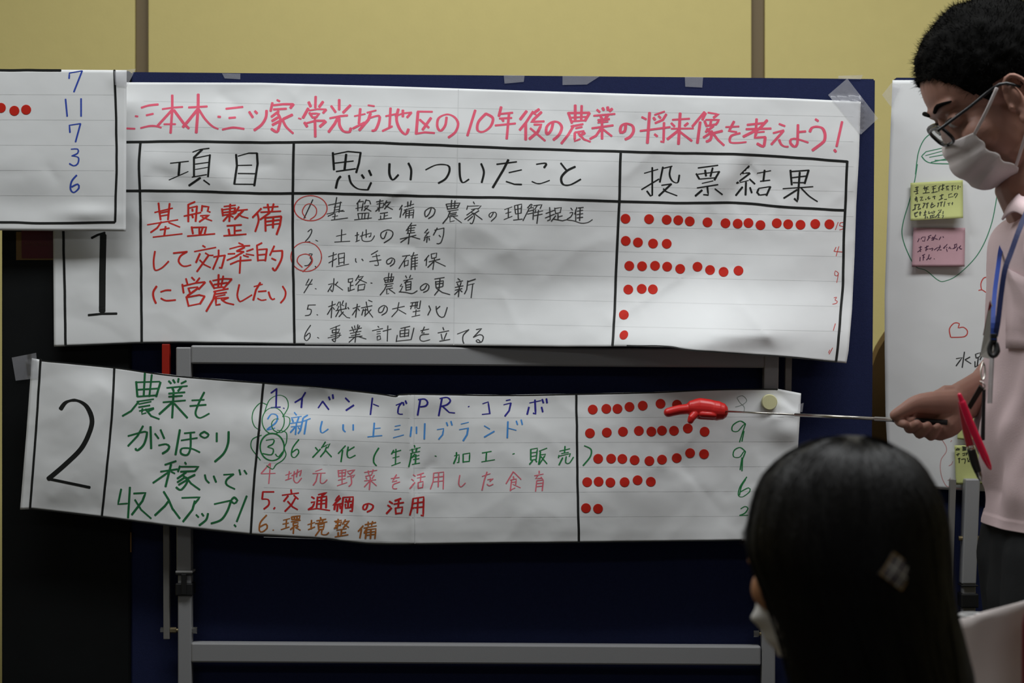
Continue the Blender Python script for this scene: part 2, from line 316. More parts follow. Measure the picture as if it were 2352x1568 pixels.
# ---------------------------------------------------------------- handwriting
# each block: colour | pen width (px) | nib (0 round .. 1 flat) | crop x0 y0 zoom | strokes, '/' between strokes, '~' = curved stroke
S1 = [
("pink title across the top of the sheet", "pink", 6.4, .35, [
 (290,190,6.533,"135,500 175,506/5,685 130,690/~225,375 340,340 480,325/300,488 405,465/~215,680 340,650 440,650 525,672/690,185 690,400 665,755/540,395 700,372 848,362/685,410 470,645/715,410 870,620 940,685/565,622 740,620/1080,172 1078,380 1050,750/935,370 1215,355/1070,400 940,560 850,665/~1090,400 1180,540 1290,650 1380,692/1375,508 1415,512/1495,390 1750,362/1540,528 1640,520/~1442,702 1600,672 1768,692/1845,435 1900,520/1930,425 1965,460/~2105,415 2095,520 2030,630 1920,712"),
 (620,210,6.19,"100,120 140,140/35,160 10,280/50,195 190,180 330,180/335,180 290,235/50,255 235,245/125,280 20,360/~110,310 150,400 130,500 100,575 20,530/110,370 30,420/130,425 35,475/320,330 190,390/~175,390 230,500 330,595/405,380 445,390/650,70 645,230/550,150 580,215/755,145 700,220/545,240 470,375/560,270 680,250 800,255/800,258 755,305/560,300 600,360/565,315 700,312 660,365 600,370/490,440 530,500/520,450 650,415 780,415/795,425 710,500/640,395 645,645/985,115 985,260/870,205 935,295/1145,195 1040,300/850,380 1000,350 1105,340/970,365 920,460 835,575/~985,380 990,480 1040,560 1100,578 1135,570 1150,520/1285,245 1265,455/1200,350 1355,318/1180,525 1345,440/1395,195 1485,208/1380,300 1510,268/1430,310 1400,400 1270,550/~1420,375 1550,345 1550,430 1500,545 1450,555/1715,235 1700,500/1645,350 1790,320/1600,562 1740,495/1780,355 1890,310 2015,298/2010,300 1950,370/1890,265 1890,360/~1825,250 1800,400 1850,540 1930,610 1970,535/2105,290 2080,605/2095,285 2310,288/2080,600 2200,580 2340,590/2130,400 2260,515/2290,375 2170,545"),
 (980,220,4.704,"~215,230 200,320 150,378 115,330 130,240 220,200 300,230 340,300 310,390 235,450/525,155 440,430/~640,192 560,280 550,370 610,388 690,330 715,240 640,192/805,120 780,220/800,195 930,182/785,245 920,238/815,250 830,275/740,320 960,298/890,190 865,465/1080,165 1010,255/1150,170 1075,285 1005,370/1070,290 1070,475/1215,145 1150,190 1180,200/1240,175 1130,280 1270,275/1160,310 1240,310 1200,390 1110,465/1120,350 1280,485/~1365,290 1345,370 1300,415 1295,340 1350,285 1420,285 1460,340 1430,420 1370,475/1605,100 1605,260/1675,105 1670,260/1530,180 1570,295/1540,185 1760,182/1760,185 1710,270/1560,235 1730,225/1570,275 1710,265/1560,330 1690,305/1590,320 1530,420 1455,515/1610,350 1680,335/1600,395 1700,380/1600,400 1600,490 1660,465/1640,405 1700,470 1770,495/1710,400 1650,430/1840,150 1870,175/1900,130 1915,155/1955,120 1960,155/2005,140 1975,165/1805,215 2035,195/1880,225 1900,250/1960,205 1930,245/1850,262 1975,250/1850,288 1960,278/1785,350 2015,318/1895,250 1895,465/1885,350 1830,430 1765,465/1905,360 2000,435/~2150,315 2140,380 2095,395 2100,330 2150,300 2220,320 2235,380 2200,440 2145,470"),
 (1200,150,3.92,"1075,465 1115,485/1145,425 1125,700/1060,590 1330,555/1190,445 1280,415/1180,470 1195,490/1225,455 1245,475/1295,440 1265,490 1195,520/1275,515 1270,690 1245,685/1190,620 1215,640/1350,490 1505,480/1340,520 1370,550/1490,520 1460,545/1340,570 1540,568/1420,430 1405,710/1400,590 1305,665/1420,600 1525,680/1640,420 1530,550/1600,510 1575,700/1670,425 1765,440 1720,470/1650,430 1620,490/1650,490 1770,490 1745,530 1660,545/1640,500 1660,550/1700,490 1690,540/1720,545 1650,600/~1660,570 1700,620 1690,670 1655,685/1690,610 1630,650/1800,590 1720,610/1700,590 1760,670 1815,720/1830,555 1950,550/1905,505 1860,590 1930,600/~1960,610 1880,635 1870,690 1930,698 2015,690"),
 (1720,160,7.84,"140,885 130,1050/-30,992 260,960/330,910 190,1060 -100,1205/-50,1070 400,1058/120,1130 280,1115/135,1120 110,1225 300,1210/~295,1215 285,1300 260,1380 150,1330/545,975 650,1015/440,1140 630,1090/625,1100 405,1345/~545,1260 580,1340 640,1380 710,1385/~885,990 880,1200 870,1340 820,1385 750,1320 760,1255 860,1245 1070,1310/900,1120 1025,1110/1200,890 1250,925/~1100,1115 1130,1050 1210,1025 1320,1050 1370,1150 1365,1260 1320,1320 1145,1450/1680,935 1580,1380/1540,1440 1568,1478"),
 ]),
("black column heading of two characters", "black", 5.0, .62, [
 (320,330,6.533,"465,292 740,262/605,280 590,470/445,543 735,415/800,125 910,85 1050,68/945,85 815,210/820,215 820,495/1060,165 1030,495/835,215 1050,172/840,305 1040,278/840,385 1030,352/790,500 1010,462/915,510 745,628/965,545 1055,612/1452,160 1465,330 1425,605/1480,185 1640,140 1770,140/1765,140 1775,300 1725,630/1480,325 1690,320/1480,445 1740,448/1420,605 1720,608"),
 ]),
("black column heading over the handwritten list", "black", 5.2, .5, [
 (600,150,3.92,"645,785 655,940/655,800 780,775 900,785/895,785 880,880 855,965/765,800 750,940/660,880 830,860/675,955 850,930/~715,1000 690,1030 672,1105/~790,990 810,1060 870,1110 960,1120/960,1120 990,1055/905,985 925,1015/970,945 990,990/~1155,885 1155,980 1185,1030 1235,985/~1325,880 1350,940 1345,1030/~1480,940 1580,895 1680,900 1695,950 1660,1020 1595,1060/~1785,880 1790,1000 1815,1055 1870,1025/~1980,885 2005,960 1985,1055/2120,890 2300,868/2225,850 2180,940 2085,1100/2230,965 2345,940/2205,1045 2280,1070 2345,1072"),
 (1200,150,3.92,"~125,890 200,880 215,890 195,920/~85,1045 150,1065 245,1035/345,880 400,950/~475,912 400,950 350,1010 365,1070 430,1075 525,1025"),
 ]),
("black column heading over the vote dots", "black", 4.6, .5, [
 (1440,360,4.9,"195,185 350,140/285,120 285,430 265,440 225,385/165,368 360,250/405,115 370,285/405,130 510,105/~495,110 480,200 510,270 570,290 590,205/390,320 500,305/500,305 360,438/410,360 440,390 565,438/800,125 1025,95/780,190 815,250/800,195 1040,165/1040,165 985,260/880,150 890,215/965,125 940,220/820,250 990,235/845,298 970,270/790,350 1025,312/905,340 915,430 860,425/845,375 770,440/990,360 1075,425/1375,105 1280,200/1290,185 1380,180/1385,185 1235,298/1235,298 1370,265/1380,250 1440,305/1340,285 1335,430/1300,340 1225,435/1385,345 1405,405/1465,185 1620,155/1550,150 1535,275/1500,275 1610,262/1480,365 1465,400 1490,430/1480,355 1605,335/1615,335 1570,435/1500,430 1570,420/1840,150 1855,315/1850,165 2050,150/2045,150 2000,300/1850,235 2020,215/1870,290 1990,290/1945,175 1920,505 1885,470/1755,358 2095,335/1915,370 1765,465/~1960,350 2050,440 2145,503"),
 ]),
("bold red handwriting in three rows", "red", 4.6, .3, [
 (320,330,6.533,"288,888 300,1010 320,1140/455,895 430,1140/230,1030 500,965/305,1040 445,1010/315,1085 430,1065/120,1215 580,1140/330,1170 270,1260 170,1330/440,1180 610,1250/310,1290 450,1265/395,1240 375,1370/205,1400 645,1350/835,870 730,915/735,910 735,1170/745,965 870,935/865,935 845,1165/670,1085 925,1030/795,980 800,1010/790,1060 805,1110/945,925 935,1010/950,935 1040,945 1025,1010 1065,1025/915,1080 1050,1070 900,1170/940,1100 1090,1155/785,1245 805,1350/790,1255 1005,1250 980,1350/900,1260 900,1350/950,1260 920,1350/720,1385 1135,1350/1270,940 1445,920/1365,905 1350,1165/1240,975 1255,1080/1245,990 1440,960/1440,960 1420,1050/1260,1030 1430,1010/1260,1070 1420,1045/1340,1070 1260,1160/1360,1070 1410,1100/1495,945 1440,1040/1480,1000 1625,985/1560,1000 1430,1130/1480,1050 1540,1090 1635,1115/1315,1230 1535,1215/1430,1225 1430,1370/1340,1280 1355,1370/1440,1305 1530,1295/1265,1380 1605,1355/1830,970 1700,1105/~1770,1040 1790,1150 1740,1315/1860,955 2085,940/1925,905 1945,1010/2015,900 1990,1010/1820,1025 2125,1010/1960,1030 1815,1135/1890,1110 1895,1310/1890,1110 2130,1085/2130,1090 2110,1220 2060,1360/1910,1165 2100,1140/1910,1220 2100,1195/2010,1110 2005,1260"),
 (320,540,6.533,"~235,240 215,380 225,500 260,525 350,480 440,390/510,268 720,245/~715,248 620,310 590,390 640,455 700,465 775,445/950,155 990,180/825,245 1150,182/910,275 850,410/~990,265 1050,300 1110,300/1040,300 865,545/905,370 975,440 1070,485/1115,325 1290,300/1190,220 1190,310 1105,510/1285,300 1235,490 1200,485/1490,115 1560,145/1355,205 1500,165 1660,155/1580,180 1460,240/1460,240 1560,245/1570,245 1440,320/1330,280 1435,275/1315,375 1470,310/1710,205 1610,240/1600,280 1720,300/1560,300 1640,325/1365,435 1480,385 1680,370/1520,320 1505,570/1840,115 1760,155/1765,155 1780,385/1790,215 1920,205/1915,205 1890,385/1790,295 1900,285/1780,375 1890,370/2025,160 1960,300/2000,240 2150,230/~2145,235 2140,330 2100,430 2035,530 2000,490/1985,345 2050,375/~260,765 210,850 215,940 250,1020/~320,850 400,825 475,825/~325,945 400,980 545,970/700,650 725,740/785,630 830,675/905,640 850,710/645,735 665,865/660,760 850,715 985,700/990,705 890,810/735,790 760,860/750,790 880,775/885,790 720,910/705,920 740,1065/715,930 900,895 985,915/980,915 910,1030/735,1060 910,1025/1190,590 1185,780/1260,610 1225,780/1060,685 1130,800/1100,680 1250,650 1390,655/1385,660 1260,800/1120,740 1320,710/1130,790 1260,775/1115,845 1335,800/1140,850 1110,960 1005,1140/1150,880 1310,855/1140,920 1290,890/1150,930 1150,1045 1215,1035/1130,950 1330,935/~1230,960 1300,1010 1420,1040/1340,935 1240,980/~1500,740 1470,900 1500,985 1540,985 1690,895/1720,770 1850,735/1815,710 1750,820 1710,975/1785,845 1905,835/~1775,945 1830,975 1905,965/~1940,850 1965,930 2000,965 2030,950/~2150,765 2195,850 2180,940 2120,1015"),
 ]),
("large black numeral one", "black", 15, 0, [
 (0,450,3.92,"930,350 922,700 920,1040"),
 ]),
("flag and foot of the large numeral one", "black", 6.5, .2, [
 (0,450,3.92,"825,378 880,350 945,330/795,1072 920,1060 1052,1058"),
 ]),
("first line of the list in thin black pen", "pen", 2.6, .35, [
 (600,430,3.92,"465,110 385,280/680,90 655,230/605,160 725,135/715,130 700,225/655,180 705,172/655,205 700,198/590,240 740,205/655,235 600,260/700,215 750,215/640,265 690,255/665,235 660,290/630,295 780,275/890,110 860,150/870,140 870,210/880,130 920,125 905,210/850,190 920,175/945,110 930,150/950,115 975,120 985,150/930,170 970,165 925,210/930,180 990,215/870,235 880,285/870,235 970,230 960,285/910,235 905,285/935,235 930,285/838,292 995,275/1035,130 1100,120/1070,110 1060,215/1040,150 1105,140 1095,180 1045,185/1060,190 1030,215/1130,120 1110,160/1115,140 1165,130 1110,195/1120,165 1185,200/1070,235 1140,225/1110,235 1105,285/1075,255 1075,285/1110,258 1140,250/1055,290 1175,275/1270,160 1245,200/1265,190 1250,270/1290,175 1375,150/1320,130 1320,175/1350,120 1340,170/1285,205 1375,180/1310,195 1275,250/1305,215 1300,275/1305,215 1375,200 1365,275/1305,235 1370,225/1305,255 1365,245/1335,205 1330,275/~1530,190 1510,240 1480,265 1475,215 1530,180 1565,200 1550,250 1505,280/1715,115 1710,180/1745,120 1740,180/1665,150 1680,200/1670,150 1790,140 1765,185/1675,170 1780,160/1680,195 1765,185/1680,215 1775,200/1700,215 1680,270 1635,325/1700,235 1760,225/1700,250 1755,240/1690,265 1770,255/1700,265 1700,310 1740,300/1730,265 1805,320/1910,130 1920,150/1860,165 1850,200/1865,170 1980,165 1950,200/1890,200 1950,190/1920,200 1850,250/~1890,220 1920,260 1900,325 1880,320/1900,240 1830,290/1905,260 1860,300/1960,210 1915,240/1910,230 1990,290/~2090,230 2065,270 2050,250 2070,228 2110,225 2115,260 2070,305/2190,200 2260,175/2225,190 2225,270/2200,235 2250,220/2185,290 2260,260/2280,165 2290,235/2280,165 2345,150 2340,225/2285,200 2340,190/2310,160 2315,290/2290,240 2345,230/2270,295 2352,285"),
 (1200,430,3.92,"80,150 45,185/60,160 90,155 75,180/60,190 5,300/55,190 100,180 95,290/50,215 95,205/45,240 95,230/100,165 175,155 160,190/135,160 110,200/120,205 110,230/115,225 185,210/105,255 180,240/145,205 130,325/210,235 290,205/245,180 250,290 225,300/205,275 290,240/290,185 300,240/290,190 350,180 340,225/300,235 345,225/320,240 320,290/325,265 360,255/300,255 260,305/280,285 360,300 400,290/435,185 450,205/~425,230 455,225 435,265 400,290 460,300 530,322 590,315 630,290/490,180 470,240/480,200 480,300/500,185 550,180/520,185 515,300/490,215 545,205/490,245 545,235/490,275 545,268"),
 ]),
("second line of the list in thin black pen", "pen", 2.5, .3, [
 (600,430,3.92,"~420,400 450,375 455,400 430,450 395,492 440,487/490,475 510,485/675,440 765,420/725,380 720,490/660,492 800,485/845,435 880,425/865,405 860,480/850,490 885,475/890,440 990,410 985,440 970,445/945,380 945,450/~915,400 905,460 925,485 990,480 1020,435/~1130,400 1105,460 1080,450 1080,410 1140,382 1185,405 1170,455 1105,500/1355,320 1305,390/1325,355 1320,415/1340,345 1395,340/1330,370 1385,362/1330,390 1380,385/1350,345 1345,405/1310,415 1385,405/1250,465 1395,430/1335,410 1325,510/1320,450 1255,495/1345,440 1430,465/1500,375 1470,410 1500,410/1510,400 1465,455 1520,440/1495,440 1490,495/1475,460 1465,480/1510,455 1515,475/1585,365 1550,430/1560,385 1645,365/~1645,365 1640,430 1615,500 1580,505/1600,430 1615,445"),
 ]),
("third line of the list in thin black pen", "pen", 2.5, .3, [
 (600,430,3.92,"~430,600 460,600 440,635 455,655 425,700 390,705/485,710 495,720/605,625 680,600/650,585 640,715/608,680 680,640/695,600 700,695/695,600 750,590 745,690/700,640 745,630/700,680 745,672/675,715 790,690/~850,640 850,665 860,675/~905,645 912,652 918,660/1050,570 990,605/1000,625 1070,612/975,668 1080,652/~1035,600 1045,650 1055,700 1020,700/~1180,650 1165,680 1135,690 1130,660 1170,635 1200,650 1195,685 1160,710/1270,620 1340,610/1310,620 1240,730/1290,665 1290,715/1290,665 1325,655 1320,700 1290,705/1345,620 1410,605/1375,585 1350,650/1355,650 1350,740/1360,640 1410,630/1360,665 1410,655/1358,690 1410,680/1355,715 1405,705/1385,625 1385,740/1510,610 1470,660/1490,640 1485,705/1530,600 1535,640/1530,600 1580,590 1575,630 1535,640/1510,670 1610,645/1560,640 1545,740/1550,670 1500,720/1565,665 1660,710"),
 ]),
("fourth line of the list in thin black pen", "pen", 2.5, .3, [
 (600,430,3.92,"430,825 400,880 460,870/460,828 385,950/485,910 497,915/~655,820 650,900 640,940 625,920/605,875 645,865 600,940/690,850 665,880/660,870 735,925/785,825 785,855/785,825 825,820 820,850 790,855/805,860 800,930/805,885 830,880/785,900 785,935/785,935 840,915/880,790 850,840/870,810 920,800 850,880/875,825 950,860/875,880 870,935/875,880 935,870 925,920 875,925/985,860 1000,862/1150,770 1140,850/1175,775 1165,850/1105,820 1120,860/1110,815 1195,805 1180,850/1115,835 1190,830/1120,855 1180,848/1110,875 1190,865/1130,875 1110,920 1070,970/1130,895 1180,885/1125,915 1185,905/1130,915 1130,960 1150,955/1150,915 1205,955/1300,795 1310,815/1345,790 1335,815/1280,840 1365,820/1320,835 1290,860/1300,855 1305,930/1300,855 1350,845 1345,920/1305,880 1345,872/1305,900 1345,895/1305,925 1345,918/1265,870 1250,890 1275,890 1250,940/~1240,940 1300,945 1360,955 1405,930/~1490,880 1470,915 1440,925 1435,895 1480,865 1510,885 1500,925 1460,945/1560,825 1650,810/1570,845 1575,905/1570,850 1640,840 1635,890/1575,870 1635,862/1575,905 1635,892/1610,825 1600,920 1560,970/1580,910 1630,945 1700,965/1770,820 1790,835/1755,855 1815,840/1765,865 1775,885/1800,855 1790,885/1745,900 1820,885/1745,925 1810,910/1785,885 1775,985/1775,930 1740,965/1790,925 1810,940/1930,825 1855,850/1860,840 1850,920 1830,960/1860,880 1920,865/1905,870 1890,995"),
 ]),
("fifth line of the list in thin black pen", "pen", 2.5, .3, [
 (600,430,3.92,"425,1060 415,1100/420,1060 490,1058/~415,1095 450,1100 440,1145 395,1155/500,1145 510,1150/605,1075 670,1050/640,1025 630,1175/635,1080 595,1145/645,1080 660,1100/700,1030 680,1065 700,1070 685,1100/740,1020 725,1060 745,1065/765,1040 760,1090/670,1110 770,1090/710,1030 720,1120 770,1170 800,1175/700,1110 670,1165/740,1120 700,1165/780,1080 790,1095/825,1090 890,1070/865,1050 850,1170/860,1090 820,1150/870,1090 885,1110/900,1085 1000,1065/945,1030 960,1110 1005,1170/990,1100 930,1160/910,1110 960,1100/920,1095 905,1150/940,1090 935,1145/965,1015 1000,1030/~1110,1075 1090,1120 1060,1125 1060,1090 1105,1062 1135,1085 1125,1125 1085,1150/1180,1095 1290,1070/1240,1035 1225,1110 1175,1165/1235,1100 1305,1140/1345,1040 1415,1030/1340,1070 1410,1060/1365,1040 1345,1095/1390,1035 1385,1090/1405,1035 1400,1085/1435,1020 1425,1090 1405,1090/1365,1120 1430,1110/1395,1100 1390,1150/1355,1165 1430,1148/1510,1065 1525,1100 1500,1150/1610,1070 1575,1100/~1575,1070 1580,1120 1605,1160 1645,1165 1675,1080"),
 ]),
("sixth line of the list in thin black pen", "pen", 2.5, .3, [
 (600,430,3.92,"~445,1240 400,1310 390,1360 410,1380 440,1345 435,1310 400,1340/505,1350 520,1358/620,1275 710,1240/640,1285 640,1310/640,1285 705,1275 695,1305 640,1310/625,1335 710,1310 700,1345/600,1355 720,1330/635,1370 695,1350/~675,1250 670,1340 665,1390 640,1375/840,1245 845,1270/870,1235 865,1265/815,1255 825,1275/885,1245 875,1270/795,1290 905,1265/830,1285 835,1300/870,1275 860,1300/800,1315 900,1295/810,1335 890,1320/790,1352 910,1338/855,1290 845,1395/845,1345 790,1395/865,1340 945,1365/1050,1250 1060,1260/1000,1290 1095,1270/1040,1300 1075,1295/1040,1320 1075,1315/1045,1340 1045,1375 1075,1365 1070,1335 1045,1340/1095,1295 1170,1275/1140,1245 1135,1385/1255,1270 1340,1250/1250,1290 1250,1345/1250,1290 1330,1280 1325,1340/1250,1318 1325,1310/1250,1345 1325,1335/1295,1260 1290,1345/1225,1330 1215,1390/1215,1385 1350,1370/1375,1265 1350,1370/1435,1290 1510,1275/1470,1255 1445,1310 1470,1310/~1510,1320 1440,1330 1430,1370 1460,1385 1520,1370/1635,1260 1645,1285/1590,1310 1690,1290/1620,1320 1630,1370/1670,1310 1645,1370/1605,1385 1700,1368/1765,1320 1870,1280/~1870,1280 1820,1330 1815,1380 1825,1405/1935,1280 1985,1270 1910,1350/~1910,1350 1970,1325 2000,1345 1985,1390 1950,1395 1935,1380 1955,1370 1975,1395"),
 ]),
("red rings around the first and third list numbers", "redpen", 2.6, .25, [
 (600,430,3.92,"@445,188,148,113/~400,275 370,220 400,160 450,150 495,190 490,250 440,290/@405,625,138,132/~370,720 325,670 340,620 400,600 450,625 455,680 375,760"),
 ]),
("thin red vote totals down the right edge", "redpen", 1.7, .1, [
 (1780,360,3.135,"455,470 435,525/470,475 465,495/470,475 500,470/~465,495 495,505 485,520 465,525/440,650 425,680/460,645 440,715/425,680 485,685/~455,835 435,820 430,850 450,855 458,835 445,905/~425,1015 445,1010 432,1030 450,1040 440,1055 415,1060/435,1200 420,1250/415,1375 390,1420/385,1410 395,1390"),
 ]),
]
S1_LINES = [
 [(122,326),(290,326),(421,324.5),(600,327),(804,326),(1000,333),(1200,341),(1424,348),(1557,351.5),(1685,354),(1800,360),(1946,371)],
 [(122,437),(290,438),(440,439),(600,444),(727,443.5),(855,447),(1050,452),(1200,455),(1424,462.5),(1570,466),(1697,466),(1800,475),(1941,483)],
 [(143,326),(145.4,530),(148,640),(150.5,793)],
 [(322.7,328),(319,380),(321.4,439),(324,603),(325.3,787)],
 [(674.5,330),(672.7,443),(672.7,557.6),(676.5,787)],
 [(1425.8,351.5),(1422.4,464),(1415.6,608.6),(1410.5,736),(1406.6,793.5)],
 [(1945.9,369.6),(1941,487.6),(1937.9,551),(1936.3,647),(1930,726.8),(1925,790.6),(1920.3,830.5)],
]
S1_TOP = [(122,186),(293,189),(600,190),(893,198),(1200,208),(1500,217),(1800,225),(1977,233.3)]
S1_BOT = [(124,796),(326,788),(434,787),(700,791),(1000,793),(1300,796),(1440,795),(1537,797),(1595,806),(1800,820),(1944,834)]
S1_LEFT = [(122,186),(122,531),(124,796)]
S1_RIGHT = [(1977,233.3),(1973,360),(1966.6,471),(1963,583),(1957,711),(1949,806.5),(1944,834)]

S3 = [
("blue vote totals in a column", "blue", 3.9, .35, [
 (0,100,3.92,"622,315 625,265 740,245/740,245 665,435/590,500 605,655/730,495 730,655/630,800 625,735 725,720/725,720 680,885/~640,950 700,950 700,985 650,1010/~645,1010 705,1025 700,1080 665,1100 625,1080/~690,1185 645,1240 635,1310 665,1340 710,1300 700,1265 645,1290"),
 ]),
]
S3_LINES = [
 [(262.8,161),(264,194),(266.6,278),(267.8,380),(266,450),(264,509)],
 [(-300,508),(0,510),(102,512.5),(200,511),(264,510)],
 [(-300,162),(0,161),(140,161.5)],
]
S3_TOP = [(-300,162),(0,160),(120,160),(291,161)]
S3_BOT = [(-300,528),(0,529),(120,530),(289,531)]
S3_LEFT = [(-300,162),(-300,528)]
S3_RIGHT = [(291,161),(290,350),(289,531)]

